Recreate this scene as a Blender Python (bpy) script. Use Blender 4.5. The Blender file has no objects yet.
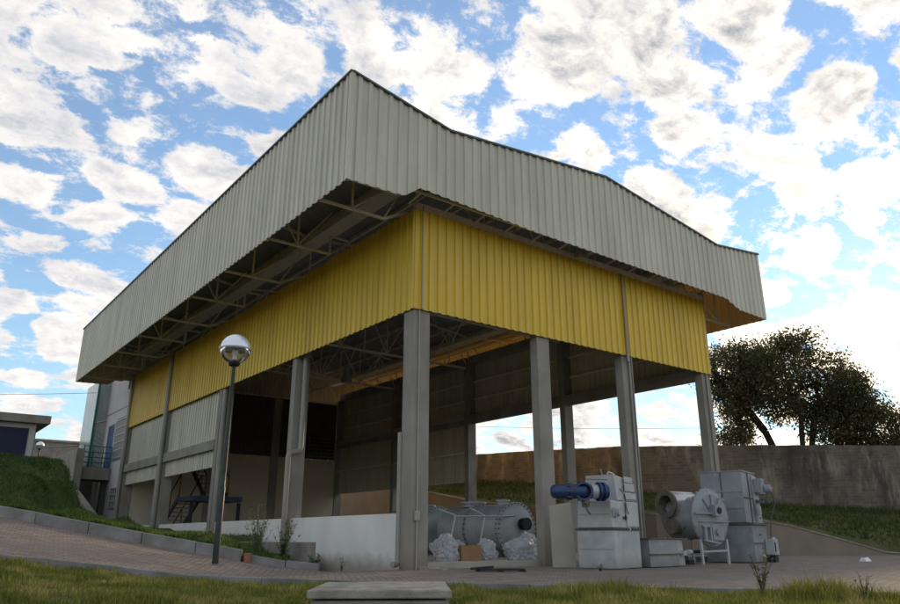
import bpy, math, random
import numpy as np
from mathutils import Vector, noise
R = math.radians
random.seed(7); rng = np.random.default_rng(7)
sc = bpy.context.scene; col = sc.collection
CAM = (-9.15, -13.13, 0.65); FW = (0.6094, 0.7929); RT = (0.7929, -0.6094)
def G(r, d): return (CAM[0]+FW[0]*d+RT[0]*r, CAM[1]+FW[1]*d+RT[1]*r)
def RD(x, y):
    dx, dy = x-CAM[0], y-CAM[1]
    return dx*RT[0]+dy*RT[1], dx*FW[0]+dy*FW[1]
def interp(x, pts):
    return float(np.interp(x, [p[0] for p in pts], [p[1] for p in pts]))
def nz(x, y, z=0.0, s=1.0): return noise.noise(Vector((x*s, y*s, z*s)))

# ------------------------------------------------------------------ tags
def tag(o, label=None, cat=None, group=None, kind=None):
    if label: o['label'] = label
    if cat: o['category'] = cat
    if group: o['group'] = group
    if kind: o['kind'] = kind
    return o
def empty(name, loc, label, cat, group=None, rz=0):
    o = bpy.data.objects.new(name, None); col.objects.link(o)
    o.location = loc; o.rotation_euler = (0, 0, rz); o.empty_display_size = .3
    return tag(o, label, cat, group)

# ------------------------------------------------------------------ materials
def mat(name, c, rough=.7, metal=0, c2=None, ns=3.0, amt=.5, bump=0, bs=30, stretch=(1,1,1), spec=.3, det=6, lo=.35, hi=.7, c3=None, ns3=.6):
    m = bpy.data.materials.new(name); m.use_nodes = True
    nt = m.node_tree; b = nt.nodes['Principled BSDF']
    b.inputs['Roughness'].default_value = rough; b.inputs['Metallic'].default_value = metal
    b.inputs['Specular IOR Level'].default_value = spec
    b.inputs['Base Color'].default_value = (*c, 1)
    g = nt.nodes.new('ShaderNodeNewGeometry'); mp = nt.nodes.new('ShaderNodeMapping')
    mp.inputs['Scale'].default_value = stretch
    nt.links.new(g.outputs['Position'], mp.inputs[0])
    out = None
    if c2:
        n = nt.nodes.new('ShaderNodeTexNoise'); n.inputs['Scale'].default_value = ns; n.inputs['Detail'].default_value = det
        nt.links.new(mp.outputs[0], n.inputs['Vector'])
        r = nt.nodes.new('ShaderNodeMapRange'); r.inputs[1].default_value = lo; r.inputs[2].default_value = hi
        r.inputs[4].default_value = amt*2 if amt < .5 else 1
        nt.links.new(n.outputs[0], r.inputs[0])
        mx = nt.nodes.new('ShaderNodeMix'); mx.data_type = 'RGBA'
        mx.inputs[6].default_value = (*c, 1); mx.inputs[7].default_value = (*c2, 1)
        nt.links.new(r.outputs[0], mx.inputs[0]); out = mx.outputs[2]
        if c3:
            n3 = nt.nodes.new('ShaderNodeTexNoise'); n3.inputs['Scale'].default_value = ns3; n3.inputs['Detail'].default_value = 8
            nt.links.new(g.outputs['Position'], n3.inputs['Vector'])
            r3 = nt.nodes.new('ShaderNodeMapRange'); r3.inputs[1].default_value = .48; r3.inputs[2].default_value = .66
            nt.links.new(n3.outputs[0], r3.inputs[0])
            mx3 = nt.nodes.new('ShaderNodeMix'); mx3.data_type = 'RGBA'; mx3.inputs[7].default_value = (*c3, 1)
            nt.links.new(out, mx3.inputs[6]); nt.links.new(r3.outputs[0], mx3.inputs[0]); out = mx3.outputs[2]
        nt.links.new(out, b.inputs['Base Color'])
    if bump:
        n2 = nt.nodes.new('ShaderNodeTexNoise'); n2.inputs['Scale'].default_value = bs; n2.inputs['Detail'].default_value = 5
        nt.links.new(g.outputs['Position'], n2.inputs['Vector'])
        bp = nt.nodes.new('ShaderNodeBump'); bp.inputs['Strength'].default_value = bump; bp.inputs['Distance'].default_value = .02
        nt.links.new(n2.outputs[0], bp.inputs['Height']); nt.links.new(bp.outputs[0], b.inputs['Normal'])
    return m

def add_splash(m, z0, z1, c):
    nt = m.node_tree; b = nt.nodes['Principled BSDF']; N = nt.nodes.new; L = nt.links.new
    src = b.inputs['Base Color'].links[0].from_socket
    g = N('ShaderNodeNewGeometry'); sx = N('ShaderNodeSeparateXYZ'); L(g.outputs['Position'], sx.inputs[0])
    n = N('ShaderNodeTexNoise'); n.inputs['Scale'].default_value = 3.5; n.inputs['Detail'].default_value = 8; L(g.outputs['Position'], n.inputs['Vector'])
    ms = N('ShaderNodeMath'); ms.operation = 'MULTIPLY_ADD'; ms.inputs[1].default_value = -(z1-z0)*1.2; L(n.outputs[0], ms.inputs[0]); L(sx.outputs[2], ms.inputs[2])
    r = N('ShaderNodeMapRange'); r.inputs[1].default_value = z0-(z1-z0)*.6; r.inputs[2].default_value = z1-(z1-z0)*.6; r.inputs[3].default_value = .75; r.inputs[4].default_value = 0
    L(ms.outputs[0], r.inputs[0]); mx = N('ShaderNodeMix'); mx.data_type = 'RGBA'; mx.inputs[7].default_value = (*c, 1)
    L(r.outputs[0], mx.inputs[0]); L(src, mx.inputs[6]); L(mx.outputs[2], b.inputs['Base Color'])
def brick_mat(name, ca, cb, mortar, bw, bh, msize, use_uv, stain=None, stain2=None, rot=0, rough=.9, bumpd=.01, warm=None):
    m = bpy.data.materials.new(name); m.use_nodes = True
    nt = m.node_tree; N = nt.nodes.new; L = nt.links.new; b = nt.nodes['Principled BSDF']
    b.inputs['Roughness'].default_value = rough; b.inputs['Specular IOR Level'].default_value = .2
    if use_uv:
        t = N('ShaderNodeUVMap'); src = t.outputs[0]
    else:
        t = N('ShaderNodeNewGeometry'); src = t.outputs['Position']
    mp = N('ShaderNodeMapping'); mp.inputs['Rotation'].default_value = (0, 0, rot)
    L(src, mp.inputs[0])
    # wobble, so that the joints are not ruled
    wn = N('ShaderNodeTexNoise'); wn.inputs['Scale'].default_value = 2.2; wn.inputs['Detail'].default_value = 4
    L(mp.outputs[0], wn.inputs['Vector'])
    wv = N('ShaderNodeVectorMath'); wv.operation = 'SCALE'; wv.inputs[3].default_value = .05
    L(wn.outputs['Color'], wv.inputs[0])
    wa = N('ShaderNodeVectorMath'); L(mp.outputs[0], wa.inputs[0]); L(wv.outputs[0], wa.inputs[1])
    br = N('ShaderNodeTexBrick'); br.inputs['Scale'].default_value = 1
    br.inputs['Brick Width'].default_value = bw; br.inputs['Row Height'].default_value = bh
    br.inputs['Mortar Size'].default_value = msize; br.inputs['Mortar Smooth'].default_value = .4
    br.inputs['Color1'].default_value = (*ca, 1); br.inputs['Color2'].default_value = (*cb, 1); br.inputs['Mortar'].default_value = (*mortar, 1)
    L(wa.outputs[0], br.inputs['Vector'])
    out = br.outputs['Color']
    pos = N('ShaderNodeNewGeometry')
    for i, (st, s, lo, hi, stz) in enumerate([x for x in (stain, stain2) if x]):
        mp2 = N('ShaderNodeMapping'); mp2.inputs['Scale'].default_value = stz; mp2.inputs['Location'].default_value = (i*7, 3, 1)
        L(pos.outputs['Position'], mp2.inputs[0])
        n = N('ShaderNodeTexNoise'); n.inputs['Scale'].default_value = s; n.inputs['Detail'].default_value = 8; n.inputs['Roughness'].default_value = .65
        L(mp2.outputs[0], n.inputs['Vector'])
        r = N('ShaderNodeMapRange'); r.inputs[1].default_value = lo; r.inputs[2].default_value = hi
        L(n.outputs[0], r.inputs[0])
        mx = N('ShaderNodeMix'); mx.data_type = 'RGBA'; mx.inputs[7].default_value = (*st, 1)
        L(r.outputs[0], mx.inputs[0]); L(out, mx.inputs[6]); out = mx.outputs[2]
    if warm:   # warmer tint fading in along y, broken up by noise
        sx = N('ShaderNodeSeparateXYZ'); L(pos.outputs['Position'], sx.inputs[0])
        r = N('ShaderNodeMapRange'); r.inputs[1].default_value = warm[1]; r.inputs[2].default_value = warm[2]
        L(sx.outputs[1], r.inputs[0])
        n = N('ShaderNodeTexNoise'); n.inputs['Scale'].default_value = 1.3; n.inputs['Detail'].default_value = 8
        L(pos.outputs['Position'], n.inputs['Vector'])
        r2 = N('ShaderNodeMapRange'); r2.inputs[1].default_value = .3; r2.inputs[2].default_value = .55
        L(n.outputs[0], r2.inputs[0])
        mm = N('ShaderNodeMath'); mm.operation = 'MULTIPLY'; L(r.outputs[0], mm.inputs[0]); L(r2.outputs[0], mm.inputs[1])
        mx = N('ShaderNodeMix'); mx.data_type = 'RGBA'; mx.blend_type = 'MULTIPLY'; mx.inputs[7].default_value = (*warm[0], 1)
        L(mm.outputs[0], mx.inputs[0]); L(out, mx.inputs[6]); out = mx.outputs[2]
    L(out, b.inputs['Base Color'])
    bp = N('ShaderNodeBump'); bp.inputs['Strength'].default_value = .6; bp.inputs['Distance'].default_value = bumpd
    ad = N('ShaderNodeMath'); ad.operation = 'ADD'
    fn = N('ShaderNodeTexNoise'); fn.inputs['Scale'].default_value = 25; fn.inputs['Detail'].default_value = 6
    L(pos.outputs['Position'], fn.inputs['Vector'])
    iv = N('ShaderNodeMath'); iv.operation = 'SUBTRACT'; L(fn.outputs[0], iv.inputs[0]); L(br.outputs['Fac'], iv.inputs[1])
    L(iv.outputs[0], bp.inputs['Height']); L(bp.outputs[0], b.inputs['Normal'])
    return m

M = {}
M['cream'] = mat('cream_sheet', (.60,.57,.45), .42, .0, (.47,.445,.35), 1.6, .6, stretch=(1,1,.22), spec=.5)
M['cream_back'] = mat('sheet_back', (.62,.56,.42), .6, 0, (.50,.45,.33), 2.0, stretch=(1,1,.3))
M['yellow'] = mat('yellow_sheet', (.74,.51,.045), .42, 0, (.62,.42,.035), 1.4, .6, stretch=(1,1,.25), spec=.5)
M['deck'] = mat('roof_underside', (.30,.295,.285), .55, .1, (.22,.215,.21), 2.0)
M['steel'] = mat('truss_steel', (.74,.68,.57), .6, .0, (.62,.56,.46), 5)
M['flash'] = mat('edge_flashing', (.10,.12,.11), .4, .3)
M['concrete'] = mat('column_concrete', (.30,.275,.235), .85, 0, (.22,.20,.17), 2.3, .6, .25, 40, (1,1,.25), c3=(.31,.295,.265), ns3=1.1)
M['concrete2'] = mat('rough_concrete', (.28,.26,.23), .9, 0, (.17,.155,.13), 3.0, .6, .5, 25, (1,1,.6), c3=(.22,.2,.17), ns3=1.7)
M['kerbc'] = mat('kerb_concrete', (.26,.25,.24), .9, 0, (.15,.14,.13), 2.5, .6, .5, 30)
M['lidc'] = mat('lid_concrete', (.34,.32,.28), .9, 0, (.23,.21,.18), 6, .6, .5, 40, c3=(.2,.18,.15), ns3=3)
M['render_tan'] = mat('tan_render', (.235,.195,.155), .9, 0, (.19,.16,.125), 1.0, .6, .2, 40)
M['beige_wall'] = mat('beige_plaster', (.60,.53,.41), .9, 0, (.52,.45,.35), .8)
M['white_wall'] = mat('white_plaster', (.80,.78,.72), .85, 0, (.68,.66,.60), 1.2, .5, .1, 40, (1,1,.5))
M['office_white'] = mat('office_render', (.58,.55,.54), .9, 0, (.48,.45,.44), .7, stretch=(1,1,.3))
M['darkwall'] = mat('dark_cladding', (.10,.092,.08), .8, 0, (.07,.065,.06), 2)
M['louver'] = mat('louver_grey', (.20,.20,.19), .5, .2)
M['louver_light'] = mat('louver_edge', (.45,.44,.41), .5, .2)
M['blue_door'] = mat('blue_paint', (.035,.075,.20), .45, 0, (.03,.06,.15), 4)
M['stair_blue'] = mat('stair_paint', (.05,.075,.11), .6, 0, (.03,.045,.07), 4)
M['blue_dark'] = mat('dark_blue_door', (.015,.022,.06), .5)
M['teal'] = mat('teal_frame', (.02,.14,.12), .4, .2)
M['glassy'] = mat('grey_green_glazing', (.22,.27,.25), .15, .0, (.30,.34,.32), 1.5, spec=.8)
M['glass_dark'] = mat('window_glass', (.05,.06,.065), .08, 0, spec=.9)
M['blackmetal'] = mat('dark_metal', (.022,.024,.026), .5, .3)
M['polegreen'] = mat('pole_paint', (.018,.026,.024), .35, .2, (.035,.04,.035), 6)
M['pipe'] = mat('downpipe_pvc', (.30,.285,.25), .4, 0, (.24,.22,.19), 3, stretch=(1,1,.3), spec=.5)
M['conduit'] = mat('pale_conduit', (.33,.31,.27), .5)
M['mgrey'] = mat('machine_grey', (.28,.30,.315), .45, .1, (.18,.195,.205), 3.2, .6, .12, 60, c3=(.28,.30,.315), ns3=1.6, spec=.5)
M['mpale'] = mat('machine_pale', (.46,.475,.475), .45, .1, (.33,.345,.35), 2.6, .6, .12, 60, c3=(.37,.39,.395), ns3=2.0, spec=.5)
M['mdark'] = mat('machine_seam', (.10,.105,.11), .6, .2, (.16,.11,.07), 8)
M['mlight'] = mat('pale_grey_metal', (.38,.40,.42), .45, .2, (.36,.37,.38), 6)
M['refract'] = mat('refractory', (.16,.14,.115), .95, 0, (.09,.08,.065), 10, .6, .6, 30)
M['alu'] = mat('insulation_jacket', (.55,.55,.54), .3, .7, (.38,.38,.37), 4, .6, .25, 20)
M['tank'] = mat('tank_grey', (.27,.29,.30), .45, .1, (.19,.205,.21), 2.0, .6, .1, 50, spec=.5)
M['bolt'] = mat('bolt_dark', (.12,.12,.12), .6, .5)
M['blue'] = mat('valve_blue', (.012,.035,.10), .4, .1, (.02,.045,.13), 5, spec=.5)
M['blackrub'] = mat('valve_black', (.012,.012,.012), .5)
M['card'] = mat('cardboard', (.33,.2,.10), .9, 0, (.26,.155,.08), 4)
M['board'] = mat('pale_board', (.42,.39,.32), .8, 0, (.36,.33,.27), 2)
M['soil'] = mat('soil', (.10,.075,.05), 1, 0, (.07,.055,.035), 3)
M['bark'] = mat('bark', (.06,.045,.035), .95, 0, (.035,.028,.02), 6, .6, .6, 20)
M['redbrick'] = mat('broken_brick', (.30,.13,.07), .9, 0, (.2,.1,.06), 9)
M['paper'] = mat('white_litter', (.75,.75,.74), .8)

def leafmat(name, c, c2, c3, ns, trans=.35):
    m = bpy.data.materials.new(name); m.use_nodes = True
    nt = m.node_tree; N = nt.nodes.new; L = nt.links.new
    b = nt.nodes['Principled BSDF']; b.inputs['Roughness'].default_value = .6; b.inputs['Specular IOR Level'].default_value = .25
    o = nt.nodes['Material Output']
    g = N('ShaderNodeNewGeometry')
    n = N('ShaderNodeTexNoise'); n.inputs['Scale'].default_value = ns; n.inputs['Detail'].default_value = 6
    L(g.outputs['Position'], n.inputs['Vector'])
    cr = N('ShaderNodeValToRGB'); e = cr.color_ramp.elements
    e[0].position = .35; e[0].color = (*c, 1); e[1].position = .68; e[1].color = (*c3, 1)
    x = e.new(.52); x.color = (*c2, 1)
    L(n.outputs[0], cr.inputs[0])
    rd = N('ShaderNodeMix'); rd.data_type = 'RGBA'; rd.blend_type = 'MULTIPLY'; rd.inputs[0].default_value = 1
    mr = N('ShaderNodeMapRange'); mr.inputs[3].default_value = .5; mr.inputs[4].default_value = 1.5
    L(g.outputs['Random Per Island'], mr.inputs[0]); L(cr.outputs[0], rd.inputs[6]); L(mr.outputs[0], rd.inputs[7])
    L(rd.outputs[2], b.inputs['Base Color'])
    t = N('ShaderNodeBsdfTranslucent'); L(rd.outputs[2], t.inputs[0])
    mx = N('ShaderNodeMixShader'); mx.inputs[0].default_value = trans
    L(b.outputs[0], mx.inputs[1]); L(t.outputs[0], mx.inputs[2]); L(mx.outputs[0], o.inputs[0])
    return m
M['blade'] = leafmat('grass_blade', (.12,.15,.025), (.21,.22,.04), (.40,.33,.12), 2.2, .4)
M['blade_dark'] = leafmat('bank_blade', (.05,.095,.022), (.075,.13,.027), (.13,.17,.04), 1.2, .35)
M['blade_slope'] = leafmat('slope_blade', (.06,.085,.022), (.085,.105,.03), (.14,.13,.05), .7, .3)
M['leaf'] = leafmat('tree_leaf', (.06,.065,.028), (.09,.09,.038), (.14,.12,.05), .8, .45)
M['weed'] = leafmat('weed_leaf', (.08,.10,.045), (.13,.15,.07), (.20,.20,.10), 5, .3)
M['lawn'] = mat('lawn_turf', (.055,.065,.02), 1, 0, (.10,.10,.04), 5, .6, .6, 40)
M['bank'] = mat('bank_turf', (.03,.055,.015), 1, 0, (.06,.085,.025), 2.5, .6, .6, 30, c3=(.10,.10,.04), ns3=.35)
M['rough_grass'] = mat('slope_turf', (.05,.075,.02), 1, 0, (.09,.10,.035), 1.5, .6, .6, 20, c3=(.12,.105,.05), ns3=.5)
M['paving'] = brick_mat('clay_pavers', (.20,.165,.145), (.32,.26,.225), (.09,.08,.068), .22, .11, .014, False,
                        stain=((.15,.135,.12), .5, .45, .7, (1,1,1)), stain2=((.27,.245,.215), 2.5, .55, .8, (1,1,1)), rot=R(28))
M['brickwall'] = brick_mat('weathered_block_wall', (.16,.135,.11), (.115,.097,.08), (.19,.165,.135), .34, .14, .010, True,
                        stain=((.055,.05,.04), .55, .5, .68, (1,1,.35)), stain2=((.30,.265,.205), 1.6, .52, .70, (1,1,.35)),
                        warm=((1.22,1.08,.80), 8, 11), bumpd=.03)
M['floor'] = mat('slab_concrete', (.40,.37,.32), .9, 0, (.30,.28,.24), 1.5)
M['clear'] = None
def sheet_lots(m, w, amt):
    """every sheet of cladding is a slightly different lot of paint"""
    nt = m.node_tree; b = nt.nodes['Principled BSDF']; N = nt.nodes.new; L = nt.links.new
    src = b.inputs['Base Color'].links[0].from_socket
    g = N('ShaderNodeNewGeometry'); sx = N('ShaderNodeSeparateXYZ'); L(g.outputs['Position'], sx.inputs[0])
    ad = N('ShaderNodeMath'); L(sx.outputs[0], ad.inputs[0]); L(sx.outputs[1], ad.inputs[1])
    dv = N('ShaderNodeMath'); dv.operation = 'DIVIDE'; dv.inputs[1].default_value = w; L(ad.outputs[0], dv.inputs[0])
    fl = N('ShaderNodeMath'); fl.operation = 'FLOOR'; L(dv.outputs[0], fl.inputs[0])
    wn = N('ShaderNodeTexWhiteNoise'); wn.noise_dimensions = '1D'; L(fl.outputs[0], wn.inputs['W'])
    r = N('ShaderNodeMapRange'); r.inputs[3].default_value = 1-amt; r.inputs[4].default_value = 1+amt; L(wn.outputs[0], r.inputs[0])
    # faint run-off streaks
    mp = N('ShaderNodeMapping'); mp.inputs['Scale'].default_value = (5,5,.25); L(g.outputs['Position'], mp.inputs[0])
    n = N('ShaderNodeTexNoise'); n.inputs['Scale'].default_value = 1.5; n.inputs['Detail'].default_value = 6; L(mp.outputs[0], n.inputs['Vector'])
    r2 = N('ShaderNodeMapRange'); r2.inputs[1].default_value = .45; r2.inputs[2].default_value = .75; r2.inputs[3].default_value = 1; r2.inputs[4].default_value = .91; L(n.outputs[0], r2.inputs[0])
    mu = N('ShaderNodeMath'); mu.operation = 'MULTIPLY'; L(r.outputs[0], mu.inputs[0]); L(r2.outputs[0], mu.inputs[1])
    mx = N('ShaderNodeMix'); mx.data_type = 'RGBA'; mx.blend_type = 'MULTIPLY'; mx.inputs[0].default_value = 1
    L(src, mx.inputs[6]); L(mu.outputs[0], mx.inputs[7]); L(mx.outputs[2], b.inputs['Base Color'])
sheet_lots(M['cream'], 1.1, .025); sheet_lots(M['yellow'], 1.04, .03)
def rust(m, c, lo, hi):
    nt = m.node_tree; b = nt.nodes['Principled BSDF']; N = nt.nodes.new; L = nt.links.new
    src = b.inputs['Base Color'].links[0].from_socket
    g = N('ShaderNodeNewGeometry'); mp = N('ShaderNodeMapping'); mp.inputs['Scale'].default_value = (1,1,.35); L(g.outputs['Position'], mp.inputs[0])
    n = N('ShaderNodeTexNoise'); n.inputs['Scale'].default_value = 7; n.inputs['Detail'].default_value = 12; n.inputs['Roughness'].default_value = .75; L(mp.outputs[0], n.inputs['Vector'])
    r = N('ShaderNodeMapRange'); r.inputs[1].default_value = lo; r.inputs[2].default_value = hi; r.inputs[4].default_value = .75; L(n.outputs[0], r.inputs[0])
    mx = N('ShaderNodeMix'); mx.data_type = 'RGBA'; mx.inputs[7].default_value = (*c, 1)
    L(r.outputs[0], mx.inputs[0]); L(src, mx.inputs[6]); L(mx.outputs[2], b.inputs['Base Color'])
rust(M['mpale'], (.15,.12,.09), .60, .70); rust(M['mgrey'], (.11,.085,.065), .58, .70); rust(M['tank'], (.12,.11,.10), .60, .75)
add_splash(M['white_wall'], 0, .35, (.33,.27,.20)); add_splash(M['concrete'], 0, .4, (.20,.165,.125)); add_splash(M['mpale'], 0, .3, (.20,.165,.125)); add_splash(M['mgrey'], 0, .3, (.16,.135,.11))
def special():
    m = bpy.data.materials.new('clear_globe'); m.use_nodes = True; nt = m.node_tree
    t = nt.nodes.new('ShaderNodeBsdfTransparent'); g = nt.nodes.new('ShaderNodeBsdfGlossy'); g.inputs['Roughness'].default_value = .05
    t.inputs[0].default_value = (.86,.88,.87,1)
    f = nt.nodes.new('ShaderNodeFresnel'); f.inputs[0].default_value = 1.45
    mx = nt.nodes.new('ShaderNodeMixShader'); L = nt.links.new
    L(f.outputs[0], mx.inputs[0]); L(t.outputs[0], mx.inputs[1]); L(g.outputs[0], mx.inputs[2])
    L(mx.outputs[0], nt.nodes['Material Output'].inputs[0]); M['clear'] = m
    m = bpy.data.materials.new('plastic_film'); m.use_nodes = True; nt = m.node_tree
    b = nt.nodes['Principled BSDF']; b.inputs['Base Color'].default_value = (.66,.70,.75,1); b.inputs['Roughness'].default_value = .25
    t = nt.nodes.new('ShaderNodeBsdfTransparent'); mx = nt.nodes.new('ShaderNodeMixShader'); mx.inputs[0].default_value = .3
    L = nt.links.new; L(b.outputs[0], mx.inputs[1]); L(t.outputs[0], mx.inputs[2]); L(mx.outputs[0], nt.nodes['Material Output'].inputs[0])
    n = nt.nodes.new('ShaderNodeTexNoise'); n.inputs['Scale'].default_value = 14; n.inputs['Detail'].default_value = 6
    g = nt.nodes.new('ShaderNodeNewGeometry'); L(g.outputs['Position'], n.inputs['Vector'])
    bp = nt.nodes.new('ShaderNodeBump'); bp.inputs['Strength'].default_value = 1; bp.inputs['Distance'].default_value = .12
    L(n.outputs[0], bp.inputs['Height']); L(bp.outputs[0], b.inputs['Normal']); mx.inputs[0].default_value = .45; M['film'] = m
special()
M['mirror'] = mat('polished_dome', (.80,.83,.88), .33, .55)
M['bulb'] = mat('frosted_bulb', (.75,.75,.75), .3)

def special2():
    m = bpy.data.materials.new('translucent_sheet'); m.use_nodes = True; nt = m.node_tree; L = nt.links.new
    b = nt.nodes['Principled BSDF']; b.inputs['Base Color'].default_value = (.45,.42,.32,1); b.inputs['Roughness'].default_value = .5
    t = nt.nodes.new('ShaderNodeBsdfTranslucent'); t.inputs[0].default_value = (.75,.55,.28,1)
    mx = nt.nodes.new('ShaderNodeMixShader'); mx.inputs[0].default_value = .22
    L(b.outputs[0], mx.inputs[1]); L(t.outputs[0], mx.inputs[2]); L(mx.outputs[0], nt.nodes['Material Output'].inputs[0]); M['translucent'] = m
special2()

# ------------------------------------------------------------------ mesh builder
class MB:
    def __init__(s): s.v = []; s.f = []; s.mi = []; s.pc = []
    def add(s, vs, fs, mi=0):
        o = len(s.v); s.v += [tuple(v) for v in vs]; s.f += [tuple(i+o for i in f) for f in fs]; s.mi += [mi]*len(fs); s.pc.append((vs, fs)); return s
    def box(s, a, b, mi=0):
        x0,y0,z0 = a; x1,y1,z1 = b
        vs = [(x0,y0,z0),(x1,y0,z0),(x1,y1,z0),(x0,y1,z0),(x0,y0,z1),(x1,y0,z1),(x1,y1,z1),(x0,y1,z1)]
        return s.add(vs, [(0,3,2,1),(4,5,6,7),(0,1,5,4),(1,2,6,5),(2,3,7,6),(3,0,4,7)], mi)
    def hexa(s, vs, mi=0):
        return s.add(vs, [(0,3,2,1),(4,5,6,7),(0,1,5,4),(1,2,6,5),(2,3,7,6),(3,0,4,7)], mi)
    def bar(s, p, q, w, h=None, mi=0):
        h = h or w; p = Vector(p); q = Vector(q); d = (q-p).normalized()
        up = Vector((0,0,1)) if abs(d.z) < .9 else Vector((0,1,0))
        a = d.cross(up).normalized()*w/2; b = a.cross(d).normalized()*h/2
        vs = [p-a-b, p+a-b, p+a+b, p-a+b, q-a-b, q+a-b, q+a+b, q-a+b]
        return s.hexa(vs, mi)
    def lathe(s, p, ax, prof, n=24, mi=0, caps=True):
        p = Vector(p); d = Vector(ax).normalized(); up = Vector((0,0,1)) if abs(d.z) < .9 else Vector((1,0,0))
        a = d.cross(up).normalized(); b = d.cross(a).normalized()
        vs = []; fs = []
        for t, r in prof:
            for k in range(n):
                an = 2*math.pi*k/n; vs.append(p+d*t+(a*math.cos(an)+b*math.sin(an))*r)
        for i in range(len(prof)-1):
            for k in range(n):
                fs.append((i*n+k, (i+1)*n+k, (i+1)*n+(k+1)%n, i*n+(k+1)%n))
        if caps: fs.append(tuple(range(n))); fs.append(tuple(reversed(range((len(prof)-1)*n, len(prof)*n))))
        return s.add(vs, fs, mi)
    def cyl(s, p, q, r, n=16, mi=0, r2=None):
        p = Vector(p); q = Vector(q); return s.lathe(p, q-p, [(0,r),((q-p).length, r if r2 is None else r2)], n, mi)
    def tube(s, pts, r, n=10, mi=0):
        pts = [Vector(p) for p in pts]; rs = r if isinstance(r, (list,tuple)) else [r]*len(pts)
        vs = []; fs = []; ref = None
        for i, p in enumerate(pts):
            d = (pts[min(i+1,len(pts)-1)]-pts[max(i-1,0)]).normalized()
            if ref is None:
                ref = d.cross(Vector((0,0,1)) if abs(d.z) < .9 else Vector((1,0,0))).normalized()
            a = (ref-d*ref.dot(d)).normalized(); ref = a; b = d.cross(a)
            for k in range(n):
                an = 2*math.pi*k/n; vs.append(p+(a*math.cos(an)+b*math.sin(an))*rs[i])
        for i in range(len(pts)-1):
            for k in range(n): fs.append((i*n+k, i*n+(k+1)%n, (i+1)*n+(k+1)%n, (i+1)*n+k))
        fs.append(tuple(reversed(range(n)))); fs.append(tuple(range((len(pts)-1)*n, len(pts)*n)))
        return s.add(vs, fs, mi)
    def split(s, name, m, parent=None, **k):
        for vs, fs in s.pc:
            q = MB(); q.add(vs, fs); o = q.build(name, m, parent, **k)
        return o
    def build(s, name, m, parent=None, smooth=None, loc=None, bevel=0):
        me = bpy.data.meshes.new(name); me.from_pydata(s.v, [], s.f)
        ms = m if isinstance(m, (list,tuple)) else [m]
        for x in ms: me.materials.append(x)
        if len(ms) > 1: me.polygons.foreach_set('material_index', s.mi)
        o = bpy.data.objects.new(name, me); col.objects.link(o)
        if parent: o.parent = parent
        if loc: o.location = loc
        if smooth is not None:
            me.polygons.foreach_set('use_smooth', [True]*len(me.polygons))
            me.set_sharp_from_angle(angle=R(smooth))
        if bevel:
            md = o.modifiers.new('bevel', 'BEVEL'); md.width = bevel; md.segments = 2; md.limit_method = 'ANGLE'
        me.update(); return o

PROF = [(0,0),(.52,0),(.57,1),(.90,1),(.95,0)]
def corr(mb, p0, d, nrm, length, zb, zt, pitch=.26, depth=.04, th=.012, mi=0, mib=1, off=0.0):
    """ribbed sheet standing upright: outer skin mi, back skin mib; zb, zt are numbers or functions of the distance along"""
    fb = zb if callable(zb) else (lambda s: zb); ft = zt if callable(zt) else (lambda s: zt)
    S = [];k = 0
    while True:
        done = False
        for u, h in PROF:
            x = (k+u)*pitch-off
            if x < 0: continue
            if x > length: done = True; break
            S.append((x, h*depth))
        k += 1
        if done: break
    if not S or S[0][0] > .002: S.insert(0, (0, 0))
    if S[-1][0] < length-.002: S.append((length, 0))
    vs = []
    for x, h in S:
        for z, t in ((fb(x),0),(ft(x),0),(fb(x),th),(ft(x),th)):
            o = h-t
            vs.append((p0[0]+d[0]*x+nrm[0]*o, p0[1]+d[1]*x+nrm[1]*o, z))
    n = len(S); fo = []; fb_ = []; ed = []
    for i in range(n-1):
        a = 4*i; b = a+4
        fo.append((a, b, b+1, a+1)); fb_.append((a+2, a+3, b+3, b+2))
        ed += [(a, a+2, b+2, b), (a+1, b+1, b+3, a+3)]
    ed += [(0,1,3,2), (4*n-4, 4*n-2, 4*n-1, 4*n-3)]
    o = len(mb.v); mb.add(vs, fo, mi); 
    mb.f += [tuple(i+o for i in f) for f in fb_]; mb.mi += [mib]*len(fb_)
    mb.f += [tuple(i+o for i in f) for f in ed]; mb.mi += [mi]*len(ed)

# ================================================================== TERRAIN
K2 = [(-30,0.5,2.6),(-20,2.2,1.8),(-14,5.0,1.15),(-9,7.9,.72),(-6.05,10.2,.45),(-5.07,11.0,.30),(-3.87,11.35,.13),(-2.06,11.6,.05),(0,11.2,.03),(3,10.6,.01),(6,9.6,0),(12,8,0),(30,4,0)]
K1 = [(-30,13.0,3.6),(-20,14.0,2.4),(-13,14.8,1.6),(-8.9,15,1.05),(-6.5,15,.61),(-4.1,15,.22),(-3.3,15.3,.10),(-2.55,14.9,.02)]
def k2d(r): return interp(r, [(p[0],p[1]) for p in K2])
def k2z(r): return interp(r, [(p[0],p[2]) for p in K2])
ZM = [(-30,1.6),(-14,.8),(-8,.48),(-6,.36),(-4,.17),(-2,.04),(0,-.02),(4,-.03),(30,-.05)]
def lawn_z(r, d):
    kd = k2d(r); zm = interp(r, ZM)
    dm = min(7.0, kd*.62)
    z = interp(d, [(-12, zm-1.3), (0, zm-.85), (dm*.5, zm-.35), (dm, zm), (kd, k2z(r)-.10)])
    x, y = G(r, d)
    return z+.03*nz(x, y, 5, .9)+.015*nz(x, y, 1, 2.7)
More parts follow.
